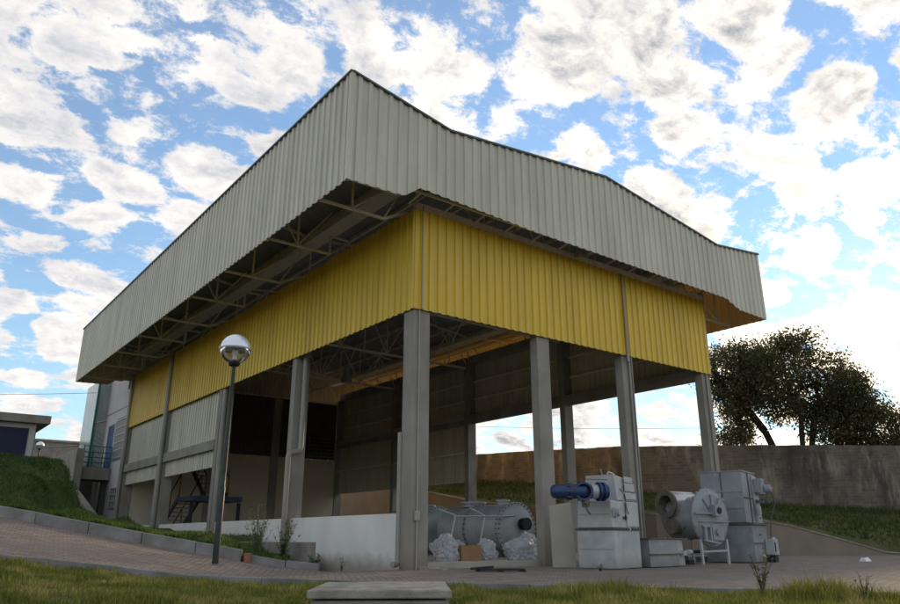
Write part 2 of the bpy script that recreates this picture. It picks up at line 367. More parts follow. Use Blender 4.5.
def grid_mesh(name, m, nu, nv, fn, label=None, kind='structure', uvfn=None, smooth=True):
    vs = []; fs = []
    for j in range(nv+1):
        for i in range(nu+1): vs.append(fn(i/nu, j/nv))
    for j in range(nv):
        for i in range(nu):
            a = j*(nu+1)+i; fs.append((a, a+1, a+nu+2, a+nu+1))
    b = MB(); b.add(vs, fs); o = b.build(name, m, smooth=60 if smooth else None)
    if uvfn:
        uv = o.data.uv_layers.new(name='UVMap')
        for l in o.data.loops:
            uv.data[l.index].uv = uvfn(*o.data.vertices[l.vertex_index].co)
    tag(o, label, None, None, kind); return o
def _lawn(u, v):
    r = -28+54*u; kd = k2d(r)-.02
    d = kd+( -12-kd)*(v**1.4)
    x, y = G(r, d); return (x, y, lawn_z(r, d))
grid_mesh('lawn', M['lawn'], 220, 90, _lawn, 'mown lawn in the foreground')
# big ground sheet to the horizon
b = MB(); b.add([(-900,-900,-1.6),(900,-900,-1.6),(900,900,-1.6),(-900,900,-1.6)], [(0,1,2,3)])
tag(b.build('ground', M['soil']), 'bare ground reaching the horizon', kind='structure')
# paved road and forecourt: one sheet between the two kerbs, then flat round the hall
FAR = [(-30,13,3.6),(-20,14,2.4),(-13,14.8,1.6),(-8.9,15,1.05),(-6.5,15,.61),(-4.1,15,.22),(-3.3,15.3,.10),(-2.4,15.6,0.0),(-.5,17,0),(3,24,0),(8,30,0),(14,31,0),(24,30,0),(40,26,0)]
NEAR = [K2[0],K2[1],K2[2],K2[3],K2[4],K2[5],(-4.4,11.2,.2),(-3.6,11.4,.115),(-2.6,11.5,.07),K2[8],K2[9],K2[10],K2[11],K2[12]]
def poly_at(P, t):
    t = t*(len(P)-1); i = min(int(t), len(P)-2); f = t-i
    return [P[i][k]*(1-f)+P[i+1][k]*f for k in range(3)]
def _road(u, v):
    a = poly_at(NEAR, u); c = poly_at(FAR, u)
    r = a[0]*(1-v)+c[0]*v; d = a[1]*(1-v)+c[1]*v
    z = a[2]*(1-v)+c[2]*v
    x, y = G(r, d); return (x, y, z+.006*nz(x, y, 3, .8))
grid_mesh('paved_road', M['paving'], 130, 26, _road, 'clay paver road and forecourt')
def kerb(P, name, label, w, up, down, seglen=1.0, toward=1, lo=0, hi=1):
    """a row of kerb stones with open joints, following P (r, d, z)"""
    pts = [Vector((*G(p[0], p[1]), p[2])) for p in P]
    L = [0]
    for i in range(len(pts)-1): L.append(L[-1]+(pts[i+1]-pts[i]).length)
    def at(s):
        for i in range(len(pts)-1):
            if s <= L[i+1] or i == len(pts)-2:
                return pts[i].lerp(pts[i+1], (s-L[i])/(L[i+1]-L[i]))
    s = 0; b = MB(); i = 0
    while s < L[-1]-.05:
        e = min(s+seglen, L[-1]); p = at(s+.006); q = at(e-.006)
        d = (q-p); d.z = 0; d.normalize(); n = Vector((-d.y, d.x, 0))*w*toward
        j = random.uniform(-.006,.006); uz = Vector((0,0,up+j)); dz = Vector((0,0,-down)); tl = n*random.uniform(-.04,.04)
        b.hexa([p+dz, q+dz, q+n+dz, p+n+dz, p+uz+tl, q+uz+tl, q+n+uz, p+n+uz])
        s = e; i += 1
    o = b.build(name, M['kerbc'], bevel=.012); tag(o, label, None, None, 'structure'); return o
kerb(K2, 'kerb', 'low concrete kerb along the lawn', .11, .012, .22, 1.0, -1)
kerb([p for p in K1[:6]], 'kerb', 'raised concrete kerb below the grass bank', .14, .21, .15, 1.1, 1)
kerb([(-4.02,15.02,.21),(-3.3,15.3,.08),(-2.62,15.25,.02)], 'kerb', 'short low kerb ending at the concrete upstand', .14, .15, .15, .8, 1)
b = MB(); p = G(-4.0,15.0); b.box((-.07,-.1,-.1),(.06,.08,.17))
o = b.build('brick', M['redbrick'], loc=(p[0]+.03, p[1]-.02, .2), bevel=.01); o.rotation_euler = (0,0,R(-30))
tag(o, 'reddish brick standing in the gap between two kerb stones', 'brick')
# grass bank behind the raised kerb (height from control points)
CP = [(-5.0,12.5,2.95),(-6.4,12.5,3.0),(-5.7,12.0,2.95),(-5.0,11.2,2.6),(-5.1,9.8,2.1),(-4.7,8.4,1.3),(-4.9,10.5,2.2),(-3.5,12,1.1),(-3.3,15,1.3),(-2.5,19,1.35),(-1.8,22,1.3),(-.4,10,.72),(-.4,14,.85),
      (-.4,18,1.0),(-.4,22,1.15),(0,26,1.2),(-1,32,1.3),(-2,8,.6),(-1.2,5,.45),(-2.6,4.5,.45),(-3.3,6,.72),(-7,12,2.95),(-9,11,2.95),(-12,9,3.0),(-16,8,3.2),(-8,18,2.7),(-12,20,3.0),(-7,26,2.8),(-6,36,3.2),(-15,34,3.4),(-4.5,20,2.0),
      (-4.5,28,2.2),(-6.2,9.2,2.2),(-8,8.6,2.1),(-7,5.8,1.42),(-5.3,5,.95),(-1.6,2,.25),(-1.0,9,.6),(-22,10,3.4),(-24,20,3.6),(-26,34,3.8),(-5.3,7.6,1.35),(-4.2,6.5,1.0),(-3.9,8.0,1.15)]
for i in range(len(K1)-1):
    for f in (0,.33,.66):
        r, d, z = [K1[i][k]*(1-f)+K1[i+1][k]*f for k in range(3)]
        x, y = G(r, d+.15); CP.append((x, y, z+.19 if i < 5 else z+.1))
for px_, yy_ in ((77,507),(81,511),(86,514),(92,518),(99,520),(112,523),(140,527),(170,531)):
    for d_ in (16,17,18,19,20,21,22,23,24,25.5,27,29,31,34,38):
        r_ = (px_-450)/758.6*d_; q_ = G(r_, d_)
        if q_[0] < -.2: CP.append((q_[0], q_[1], .65+(538-yy_)/758.6*d_-.10))
CPa = np.array(CP)
def bank_z(x, y):
    w = 1/((CPa[:,0]-x)**2+(CPa[:,1]-y)**2+.02)**2.4
    z = float((w*CPa[:,2]).sum()/w.sum())
    k = min(1, max(0, (z-1.3)/1.0))
    return z+k*(.08*nz(x, y, 2, 1.6)+.05*nz(x, y, 7, 3.3))
def _bank(u, v):
    P = [(p[0], p[1]+.14, 0) for p in K1[:5]]+[(-4.1,15.14,0),(-3.2,15.45,0)]
    a = poly_at(P, u); F_ = [(-34,52,0),(-26,54,0),(-20,56,0),(-16,52,0),(-12.9,42,0),(-9.6,37,0),(-5.3,20.4,0)]
    c = poly_at(F_, u); vv = v**1.5
    r = a[0]*(1-vv)+c[0]*vv; d = a[1]*(1-vv)+c[1]*vv
    x, y = G(r, d)
    if x > -.3: x = -.3+(x+.3)*.05
    return (x, y, bank_z(x, y))
grid_mesh('grass_bank', M['bank'], 150, 110, _bank, 'grassy bank rising to the left of the road')
# flat planting strip at the foot of the hall wall
b = MB(); b.add([(-3.2,.6,-.2),(-1.9,1.2,.02),(-.2,4,.3),(-.2,24.5,1.1),(-1.6,24.5,1.1),(-3.6,5,.4)], [(0,1,2,3,4,5)])
tag(b.build('planting_bed', M['soil']), 'bare planting bed beside the hall', kind='structure')

# ------------------------------------------------------------------ grass blades
def blades(name, P, H, W, m, label, lean=.5, kind='stuff'):
    """P: n x 3 roots, H: heights"""
    n = len(P); a = rng.uniform(0, 2*math.pi, n); t = rng.uniform(0, 2*math.pi, n)
    w = np.stack([np.cos(a), np.sin(a), np.zeros(n)], 1)*(W*rng.uniform(.6,1.3,n))[:,None]
    ln = np.stack([np.cos(t), np.sin(t), np.zeros(n)], 1)*(H*lean*rng.uniform(.1,1,n))[:,None]
    up = np.array([0,0,1.])
    v0 = P-w; v1 = P+w
    v2 = P+w*.7+ln*.35+up*(H*.6)[:,None]; v3 = P-w*.7+ln*.35+up*(H*.6)[:,None]
    v4 = P+ln+up*(H*.95)[:,None]
    V = np.stack([v0,v1,v2,v3,v4],1).reshape(-1,3).astype(np.float32)
    me = bpy.data.meshes.new(name)
    me.vertices.add(5*n); me.vertices.foreach_set('co', V.ravel())
    base = (np.arange(n)*5)[:,None]
    idx = np.concatenate([base+np.array([0,1,2,3]), base+np.array([3,2,4])], 1)
    me.loops.add(7*n); me.loops.foreach_set('vertex_index', idx.ravel().astype(np.int32))
    me.polygons.add(2*n)
    ls = np.stack([np.arange(n)*7, np.arange(n)*7+4], 1).ravel().astype(np.int32)
    me.polygons.foreach_set('loop_start', ls)
    me.update(calc_edges=True); me.validate()
    me.materials.append(m)
    o = bpy.data.objects.new(name, me); col.objects.link(o)
    tag(o, label, None, None, kind); return o
pts = []; hs = []
BOX = None
for k in range(210000):
    d = 4.6+7.2*random.random()**.9
    r = random.uniform(-.70,.72)*d
    if d > k2d(r)-.12: continue
    x, y = G(r, d)
    # keep the inspection chamber clear

    q = .5+.6*nz(x, y, 9, 1.6)+.45*nz(x, y, 4, 4.5)
    h = .045+.10*max(0, q)**1.5
    hump = math.exp(-((r-4.2)**2/.35+(d-8.9)**2/.5))*.20+math.exp(-((r-1.9)**2/1.2+(d-9.6)**2/.9))*.13+math.exp(-((r-5.4)**2/.8+(d-8.2)**2/.8))*.10
    h += hump
    if nz(x, y, 2, 1.9) > .22 and random.random() < .75: continue
    if random.random() < .03: h *= 1.35
    cr, cd = r+.63, d-7.35
    if abs(cr) < .78 and abs(cd) < .75 and random.random() < .985: continue
    pts.append((x, y, lawn_z(r, d)-.004)); hs.append(h*random.uniform(.6,1.25))
blades('lawn_grass', np.array(pts), np.array(hs), .0045, M['blade'], 'yellowish green grass of the foreground lawn', .6)
pts = []; hs = []
for k in range(120000):
    d = 15.1+11*random.random()**1.3; r = random.uniform(-.68,-.12)*d
    # only behind the raised kerb
    kd = interp(r, [(p[0],p[1]) for p in K1])
    if r > -3.4 or d < kd+.2: continue
    x, y = G(r, d)
    if x > -.4 or (x > -1.95 and y < 7): continue
    z = bank_z(x, y)
    if z < .9 and d > kd+1.6 and random.random() < .7: continue
    q = .5+.5*nz(x, y, 9, 1.5)
    pts.append((x, y, z-.01)); hs.append((.05+.08*q)*random.uniform(.6,1.3))
blades('bank_grass', np.array(pts), np.array(hs), .009, M['blade_dark'], 'dark green grass on the bank beside the road', .7)

# ================================================================== HALL
HL = empty('open_hall', (0,0,0), 'large open steel roofed hall with cream fascia and yellow cladding on concrete columns', 'industrial hall')
CX = [-.10, 3.82, 7.22, 11.15]; CY = [0, 6.05, 11.95, 17.95, 23.95]
def column(x, y, z1=5.72, z0=-.3, dy=.27):
    b = MB(); b.box((x,y,z0),(x+.45,y+dy,z1)); return b.build('column', M['concrete'], HL, bevel=.012)
for x in CX: column(x, 0, 5.78, dy=.42 if x < 0 else .27)
for y in CY[1:]:
    column(-.10, y, 8.1); column(11.15, y, 8.25)
for x in CX[1:3]: column(x, CY[4], 8.0)
b = MB(); b.box((.2,.14,-.1),(11.5,24.1,.14)); b.build('floor_slab', M['floor'], HL)
# parapet of the long side and back wall
for y0, y1 in ((.42,6.05),(6.32,11.95),(12.22,17.95),(18.22,23.95)):
    b = MB(); b.box((.02,y0+.003,-.3),(.17,y1-.003,1.17)); b.build('parapet', M['white_wall'], HL)
b = MB(); b.box((.36,24.0,0),(11.14,24.2,4.83)); b.build('back_wall', M['beige_wall'], HL)
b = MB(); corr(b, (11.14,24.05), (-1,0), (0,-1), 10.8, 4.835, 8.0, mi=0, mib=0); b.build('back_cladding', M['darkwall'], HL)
b = MB()
for k in range(6): b.bar((9.4,23.86,4.98+.2*k),(11.0,23.86,4.98+.2*k), .1, .035)
for x in (9.4,11.0): b.bar((x,23.88,4.9),(x,23.88,6.1),.05)
b.build('louver', M['louver'], HL)
# yellow cladding
b = MB(); corr(b, (-.14,-.05), (1,0), (0,-1), 11.78, 5.70, 8.22, mi=0, mib=1); b.build('yellow_cladding', [M['yellow'],M['cream_back']], HL)
b = MB(); corr(b, (-.14,24.3), (0,-1), (-1,0), 24.33, 5.70, 8.22, mi=0, mib=1, off=.1); b.build('yellow_cladding', [M['yellow'],M['cream_back']], HL)
b = MB(); corr(b, (11.62,-.05), (0,1), (1,0), 24.3, 5.62, 8.55, mi=0, mib=1); b.build('yellow_cladding', [M['yellow'],M['cream_back']], HL)
b = MB(); b.cyl((.04,-.115,5.7),(.04,-.115,8.3),.016,8); b.build('corner_trim', M['conduit'], HL)
b = MB(); b.cyl((7.35,-.13,5.5),(7.35,-.13,8.2),.04,10); b.build('downpipe', M['pipe'], HL, 50)
# head beams
def beam(a, c, m='concrete', name='beam'):
    b = MB(); b.box(a, c); return b.build(name, M[m], HL, bevel=.01)
beam((.34,.03,5.9),(11.14,.2,6.2),'steel'); beam((.02,.3,5.9),(.2,23.9,6.2),'steel')
for i in range(4):
    y0, y1 = CY[i]+.273, CY[i+1]-.003
    beam((11.2,y0,5.50),(11.42,y1,5.90)); beam((11.2,y0,8.22),(11.5,y1,8.58))
# girts behind the right cladding
for z in (6.6,7.4):
    b = MB(); b.box((11.50,.3,z),(11.57,23.9,z+.08)); b.build('girt', M['steel'], HL)
for i in (2,3):
    y0, y1 = CY[i]+.28, CY[i+1]-.01
    b = MB(); corr(b, (11.46,y0), (0,1), (1,0), y1-y0, 3.0, 5.70, mi=0, mib=1); b.build('lower_cladding', [M['cream'],M['cream_back']], HL)
    b = MB(); b.box((11.2,y0,4.2),(11.3,y1,4.28)); b.build('girt', M['steel'], HL)
    b = MB(); b.box((11.10,y0,5.72),(11.197,y1,5.95)); b.build('lit_beam_strip', M['board'], HL)  # added pale strip: light on the beam face put into its colour
    # long left side: cream sheets above and below a concrete beam
    b = MB(); corr(b, (.02,y1), (0,-1), (-1,0), y1-y0, 3.96, 5.75, mi=0, mib=1); b.build('cream_cladding', [M['cream'],M['cream_back']], HL)
    b = MB(); corr(b, (.02,y1), (0,-1), (-1,0), y1-y0, 3.02, 3.6, mi=0, mib=1); b.build('cream_cladding', [M['cream'],M['cream_back']], HL)
    beam((-.14,y0-.02,3.60),(.2,y1+.01,3.95))
# roof deck
RX = [(-2.46,10.2),(.25,9.80),(5.9,10.38),(11.4,9.68),(13.96,9.95)]
FT = [(-2.5,10.56),(.25,10.06),(5.95,10.66),(11.42,9.90),(13.99,10.2)]
FB = [(-2.5,7.90),(-1.05,7.94),(-.62,8.27),(3,8.15),(11.6,8.10),(12.35,7.84),(13.99,7.80)]
b = MB(); n = 0
ys = np.append(np.arange(-.87, 25.40, .13), 25.49)
vs = []; 
XS = [-2.49,.25,5.9,11.4,13.98]
for j, y in enumerate(ys):
    h = .035 if (j//1) % 2 else 0
    for x in XS: vs.append((x, y, interp(x, RX)+h))
for j, y in enumerate(ys):
    h = .035 if (j//1) % 2 else 0
    for x in XS: vs.append((x, y, interp(x, RX)+h+.02))
fs = []; nn = len(ys)*5
for j in range(len(ys)-1):
    for i in range(4):
        a = j*5+i; fs.append((a, a+5, a+6, a+1)); fs.append((nn+a, nn+a+1, nn+a+6, nn+a+5))
b.add(vs, fs); b.build('roof_deck', M['deck'], HL)
for i, x in enumerate([-2.3,-1.6,-.8,.1,1.5,3.0,4.5,5.8,7.2,8.7,10.2,11.3,12.2,13.1,13.85]):
    z = interp(x, RX); b = MB(); b.box((x-.035,-.75,z-.13),(x+.035,25.3,z-.005)); b.build('purlin', M['steel'], HL)
b = MB(); b.box((.0,-.78,9.42),(.5,25.4,9.62)); b.build('gutter', M['steel'], HL); b = MB(); b.box((11.15,-.78,9.36),(11.65,25.4,9.52)); b.build('gutter', M['steel'], HL)
# fascia, four sides
b = MB(); corr(b, (-2.5,-.9), (1,0), (0,-1), 16.49, lambda s: interp(s-2.5, FB), lambda s: interp(s-2.5, FT), mi=0, mib=1, pitch=.275, depth=.035)
b.build('fascia', [M['cream'],M['cream_back']], HL)
b = MB(); corr(b, (13.99,25.5), (-1,0), (0,1), 16.49, lambda s: interp(13.99-s, FB), lambda s: interp(13.99-s, FT), mi=0, mib=1, pitch=.275, depth=.035)
b.build('fascia', [M['cream'],M['cream_back']], HL)
b = MB(); corr(b, (-2.5,25.5), (0,-1), (-1,0), 26.4, 7.90, 10.56, mi=0, mib=1, pitch=.275, depth=.035, off=.1)
b.build('fascia', [M['cream'],M['cream_back']], HL)
b = MB(); corr(b, (13.99,-.9), (0,1), (1,0), 26.4, 7.80, 10.2, mi=0, mib=0, pitch=.275, depth=.035)
b.build('fascia', M['translucent'], HL)
# dark capping along the fascia top, corner strip
b = MB()
for i in range(4):
    (x0,z0),(x1,z1) = FT[i], FT[i+1]
    for y in (-.92, 25.52): b.bar((x0,y,z0+.02),(x1,y,z1+.02), .10, .045)
b.bar((-2.52,-.95,10.58),(-2.52,25.55,10.58), .10, .045); b.bar((14.0,-.95,10.22),(14.0,25.55,10.22), .10, .045)
b.build('capping', M['flash'], HL)
b = MB(); b.box((-2.545,-.945,7.89),(-2.44,-.84,10.55)); b.build('corner_trim', M['cream'], HL)
# trusses
def truss(y, full=True):
    b = MB(); w = .05
    # cantilever brackets
    b.bar((-2.46,y,7.95),(-.75,y,7.95), .06); b.bar((-.75,y,7.95),(-.12,y,8.28), .06); b.bar((-2.44,y,7.9),(-2.44,y,9.7), .05)
    b.bar((-1.62,y,7.97),(-1.62,y,9.5), .045); b.bar((-1.62,y,7.97),(-.12,y,9.2), .045); b.bar((-1.62,y,9.5),(-2.44,y,8.6), .04); b.bar((-.75,y,7.97),(-.1,y,9.1),.04)
    b.bar((13.93,y,7.86),(12.4,y,7.86), .06); b.bar((12.4,y,7.86),(11.64,y,8.25), .06); b.bar((13.93,y,7.82),(13.93,y,9.4), .05)
    b.bar((13.1,y,7.88),(13.1,y,9.25), .045); b.bar((13.1,y,7.88),(11.65,y,9.05), .045); b.bar((12.4,y,7.9),(12.4,y,9.1),.04)
    for i in range(4):
        (x0,z0),(x1,z1) = RX[i], RX[i+1]
        b.bar((x0,y,z0-.17),(x1,y,z1-.17), .06, .07)
    if full:
        b.bar((-.12,y,8.05),(11.6,y,8.05), .07, .08)
        xs = np.linspace(.2, 11.3, 11)
        for i, x in enumerate(xs):
            b.bar((x,y,8.08),(x,y,interp(x,RX)-.2), .04)
            if i < 10:
                x1 = xs[i+1]
                if i % 2 == 0: b.bar((x,y,8.08),(x1,y,interp(x1,RX)-.2), .04)
                else: b.bar((x,y,interp(x,RX)-.2),(x1,y,8.08), .04)
    return b.build('truss', M['steel'], HL)
for y in (.42,6.2,12.1,18.1,24.1): truss(y)
def bracket(y):
    b = MB()
    b.bar((-2.46,y,7.98),(-.65,y,7.98), .055); b.bar((-.65,y,7.98),(-.65,y,8.5), .05); b.bar((-.65,y,8.5),(-.1,y,8.5),.05)
    b.bar((-1.6,y,8.0),(-1.6,y,9.5), .045); b.bar((-2.44,y,7.9),(-2.44,y,9.7), .05); b.bar((-1.6,y,8.0),(-2.44,y,9.4),.035); b.bar((-1.6,y,8.0),(-.65,y,9.2),.035)
    b.build('bracket', M['steel'], HL); b = MB()
    b.bar((13.93,y,7.88),(12.2,y,7.88), .055); b.bar((13.1,y,7.9),(13.1,y,9.3), .045); b.bar((12.2,y,7.88),(12.2,y,9.2), .045); b.bar((13.1,y,7.9),(12.2,y,9.1),.035)
    b.build('bracket', M['steel'], HL)
for y in (3.3,9.2,15.1,21.1): bracket(y)
# front overhang lattice along the short side, and end trusses across the canopies
b = MB()
b.box((-.12,-.06,8.225),(11.62,.06,8.40)); b.bar((-.9,-.5,8.42),(12,-.5,8.42), .05)
for i in range(12):
    x = -.3+i*1.0
    b.bar((x,-.5,8.42),(x,-.5,9.5), .04); b.bar((x,-.5,8.42),(x+.5,-.5,9.5), .035); b.bar((x+.5,-.5,9.5),(x+1,-.5,8.42), .035)
    b.bar((x,-.5,8.42),(x,.02,8.34), .04)
b.bar((-2.46,-.8,7.98),(-1.1,-.8,8.0), .05); b.bar((-1.1,-.8,8.0),(-.6,-.8,8.35),.05)
b.build('lattice', M['steel'], HL)
b = MB()
for x in (-1.9,-1.2):   # long purlin ties under the left canopy
    b.bar((x,-.7,9.6),(x,25.2,9.6), .04)
b.bar((12.6,-.7,8.9),(12.6,25.2,8.9), .04)
for x in (3.2,8.2):
    b.bar((x,.4,8.1),(x,24.0,8.1), .05)
    for i in range(8): b.bar((x,.4+3*i,8.1),(x,1.9+3*i,9.75), .04); b.bar((x,1.9+3*i,9.75),(x,3.4+3*i if i<7 else 24,8.1), .04)
b.build('tie', M['steel'], HL)
# floodlights under the roof
def flood(x, y, z, rz=0, s=1.0):
    b = MB(); b.hexa([(-.2*s,-.12*s,-.1*s),(.2*s,-.12*s,-.1*s),(.2*s,.1*s,-.02*s),(-.2*s,.1*s,-.02*s),(-.16*s,-.08*s,.08*s),(.16*s,-.08*s,.08*s),(.16*s,.1*s,.1*s),(-.16*s,.1*s,.1*s)])
    b.bar((-.17*s,0,0),(-.17*s,0,.25*s),.02); b.bar((.17*s,0,0),(.17*s,0,.25*s),.02); b.bar((-.17*s,0,.25*s),(.17*s,0,.25*s),.02)
    o = b.build('floodlight', M['mlight'], HL, loc=(x,y,z)); o.rotation_euler = (0,0,rz)
flood(5.32,-.38,8.18); flood(9.4,-.38,8.2, 0, .7)
# big lamp hanging inside
b = MB(); b.cyl((6.6,15,7.75),(6.6,15,8.05),.12,14); b.lathe((6.6,15,7.3),(0,0,1),[(0,.26),(.18,.22),(.45,.10)],18); b.build('hanging_lamp', M['mlight'], HL, 40)

# downpipes
def pipe(pts, r=.075, m='pipe'):
    b = MB(); b.tube(pts, r, 14); b.build('downpipe', M[m], HL, 60)
def bend(pts, k=.12, n=4):
    P = [Vector(p) for p in pts]; out = [P[0]]
    for i in range(1, len(P)-1):
        a = P[i]+(P[i-1]-P[i]).normalized()*k; c = P[i]+(P[i+1]-P[i]).normalized()*k
        for j in range(n+1):
            t = j/n; out.append(a*(1-t)**2+P[i]*2*t*(1-t)+c*t*t)
    out.append(P[-1]); return out
pipe(bend([(.14,5.92,5.75),(.14,5.92,3.0),(-.22,5.92,2.92),(-.22,5.92,.1)]))
pipe(bend([(-.11,.45,2.9),(-.11,.45,.12),(-.28,.40,.12)],.08), .06)
pipe([(.03,-.035,5.7),(.03,-.035,3.2),(.03,-.035,0.0)], .018,'conduit')
b = MB(); b.box((-.03,-.07,1.0),(.09,-.003,1.2)); b.build('junction_box', M['conduit'], HL, bevel=.01)
pipe([(-.02,11.83,5.75),(-.02,11.83,.3)], .085)
pipe([(-.22,18.0,8.3),(-.22,18.0,.6)], .10); pipe([(-.22,24.0,8.3),(-.22,24.0,.6)], .10)
pipe([(7.48,-.05,5.72),(7.48,-.05,0)], .035); pipe([(7.6,-.04,5.72),(7.6,-.04,0)], .025,'blackmetal' if 0 else 'pipe')
pipe([(11.35,-.04,5.7),(11.35,-.04,0)], .03)
b = MB(); b.box((-.30,17.93,2.3),(-.14,18.07,2.42)); b.build('pipe_clamp', M['conduit'], HL)
# steel stair inside the hall
st = MB(); hr = MB(); tr = MB()
LZ = 2.3
def flight(x0, x1, ya, za, yb, zb, n):
    for x in (x0, x1):
        st.bar((x,ya,za),(x,yb,zb), .05, .22)
        hr.bar((x,ya,za+.95),(x,yb,zb+.95), .04)
        for t in (0,.33,.66,1): hr.bar((x,ya+(yb-ya)*t,za+(zb-za)*t),(x,ya+(yb-ya)*t,za+(zb-za)*t+.95), .03)
    for i in range(n):
        t = (i+.5)/n; y = ya+(yb-ya)*t; z = za+(zb-za)*t; tr.box((x0+.03,y-.13,z-.02),(x1-.03,y+.13,z+.02))
flight(1.0,1.9,22.2,.3,18.9,LZ,12); flight(2.1,3.1,18.9,LZ,22.6,4.8,13)
b = MB(); b.box((.95,17.3,LZ-.2),(3.15,18.88,LZ)); 
SC = b.build('staircase', M['stair_blue'], HL)
SC['label'] = 'blue steel staircase with two flights'
o = st.build('stringer', M['blackmetal'], SC); o = hr.build('handrail', M['blackmetal'], SC); o = tr.build('step', M['louver'], SC)
b = MB(); 
for x,y in ((1.05,17.4),(3.05,17.4)): b.bar((x,y,0),(x,y,LZ-.24), .12)
b.split('post', M['blackmetal'], SC)
b = MB(); b.tube(bend([(.55,13.6,1.1),(.55,13.6,2.5),(.55,12.9,2.5)],.05), .025, 8); b.tube([(.55,12.9,2.5),(.55,12.9,1.2)],.025,8); b.build('guard_rail', M['blackmetal'], HL)

# ================================================================== OFFICE BLOCK behind the hall
OB = empty('office_block', (0,26,0), 'pale office block with louvred window behind the far end of the hall', 'building')
def ob(b, name, m, par=OB, **k):
    o = b.build(name, M[m], None, **k); o.parent = par; o.matrix_parent_inverse = par.matrix_world.inverted() if par != OB else o.matrix_parent_inverse
    o.location = (0,-26,0) if par == OB else (0,0,0)
    if par != OB: o.matrix_parent_inverse.identity()
    return o
b = MB(); b.box((.0,24.45,-.2),(9,25.75,7.86)); ob(b, 'wall', 'office_white')
b = MB(); b.box((.0,25.753,-.2),(9,29.35,9.5)); ob(b, 'wall', 'office_white')
b = MB(); b.box((-1.6,33,-.2),(.49,33.3,4.6)); ob(b, 'rear_wall', 'concrete')
b = MB(); b.box((.5,29.35,-.2),(9,36,8.7)); ob(b, 'wall', 'office_white')
b = MB(); b.box((-.012,24.46,6.95),(-.001,29.3,7.0)); ob(b, 'joint_line', 'louver')
f = MB(); f.box((-.03,24.6,4.35),(-.001,26.95,6.5)); W1 = ob(f, 'louvred_window', 'louver')
s = MB()
for k in range(6): s.box((-.06,24.65,4.45+.38*k),(-.032,26.9,4.50+.38*k))
ob(s, 'slat', 'louver_light', W1)
f = MB(); f.box((-.03,27.25,3.97),(-.001,28.6,6.3)); D1 = ob(f, 'door', 'blue_door')
s = MB(); s.box((-.035,27.12,3.97),(-.001,27.24,6.35)); ob(s, 'door_frame', 'office_white', D1)
f = MB(); f.box((-.02,24.6,2.05),(-.001,26.3,2.98)); W2 = ob(f, 'window', 'glass_dark')
s = MB()
for k in range(5): s.bar((-.04,24.6+.425*k,2.05),(-.04,24.6+.425*k,2.98), .045)
for k in range(4): s.bar((-.045,24.6,2.05+.31*k),(-.045,26.3,2.05+.31*k), .045)
ob(s, 'window_frame', 'louver_light', W2)
f = MB(); f.box((.48,29.0,1.9),(.5,30.8,3.0)); W3 = ob(f, 'window', 'glass_dark')
s = MB()
for k in range(4): s.bar((.46,29.0+.6*k,1.9),(.46,29.0+.6*k,3.0), .05)
for k in range(3): s.bar((.455,29.0,1.9+.55*k),(.455,30.8,1.9+.55*k), .05)
ob(s, 'window_frame', 'louver_light', W3)
# glazed stair tower with teal corner posts
b = MB(); b.box((-.60,29.4,4.2),(.45,32.5,8.9)); GT = ob(b, 'glazed_bay', 'glassy')
s = MB()
s.bar((-.63,29.37,3.9),(-.63,29.37,9.0), .10); s.bar((-.63,29.42,3.95),(-.63,32.5,3.95), .08)
ob(s, 'frame', 'teal', GT)
s = MB()
for k in range(9): s.bar((-.52,29.38,4.3+.24*k),(-.05,29.38,4.0+.24*k), .03)
s.bar((-.57,29.37,6.55),(-.02,29.37,6.75),.05); s.bar((-.02,29.36,4.1),(-.02,29.36,8.9),.05)
ob(s, 'louver', 'louver_light', GT)
# footbridge deck to the door, with railing
FB_ = empty('footbridge', (-1.5,27.6,0), 'concrete footbridge with teal railing leading to the blue office door', 'footbridge')
def fb(b, name, m, **k):
    o = b.build(name, M[m], FB_, **k); o.location = (1.5,-27.6,0); return o
b = MB(); b.box((-1.438,26.9,3.42),(-.01,28.55,4.0)); fb(b, 'deck', 'concrete', bevel=.02)
b = MB(); b.box((-.25,27.3,.8),(-.01,27.7,3.42)); fb(b, 'pier', 'darkwall')
b = MB()
for z in (4.25,4.5,4.75,5.05): b.tube([(-1.42,26.95,z),(-.1,26.95,z)], .022, 8)
for x in (-1.38,-.95,-.5,-.1): b.tube([(x,26.95,4.0),(x,26.95,5.07)], .028, 8)
fb(b, 'railing', 'teal')
# ramp wall running back from the bridge
WW = empty('ramp_wall', (-2,26,0), 'thick concrete ramp side wall behind the grass bank with a sloping foot', 'wall')
def ww(b, name, m, **k):
    o = b.build(name, M[m], WW, **k); o.location = (2,-26,0); return o
b = MB(); b.box((-1.80,26.4,.8),(-1.44,42,4.86)); ww(b, 'wall', 'concrete', bevel=.02)
b = MB(); b.hexa([(-1.77,20.5,.8),(-1.47,20.5,.8),(-1.47,26.39,.8),(-1.77,26.39,.8),(-1.77,20.5,1.25),(-1.47,20.5,1.25),(-1.47,26.39,2.9),(-1.77,26.39,2.9)]); ww(b, 'sloping_foot', 'concrete')
b = MB()
b.tube(bend([(-4.2,36,5.0),(-4.2,36,5.9),(-2.4,36,6.6),(-2.4,36,5.0)],.05), .03, 8); b.tube([(-3.3,36,5.0),(-3.3,36,6.2)], .03, 8)
b.tube([(-4.2,36,5.3),(-2.4,36,5.3)], .025, 8); b.tube([(-4.2,36,5.65),(-2.4,36,5.65)], .025, 8); b.tube([(-2.4,36,5.7),(-1.6,27.2,5.05)], .03, 8)
ww(b, 'handrail', 'polegreen')
# low concrete upstand between kerb and hall
b = MB(); b.box((-1.92,1.1,-.2),(-1.72,8.2,.57))
tag(b.build('low_wall', M['concrete2'], bevel=.012), 'low bare concrete wall between the kerb and the white parapet', 'wall')

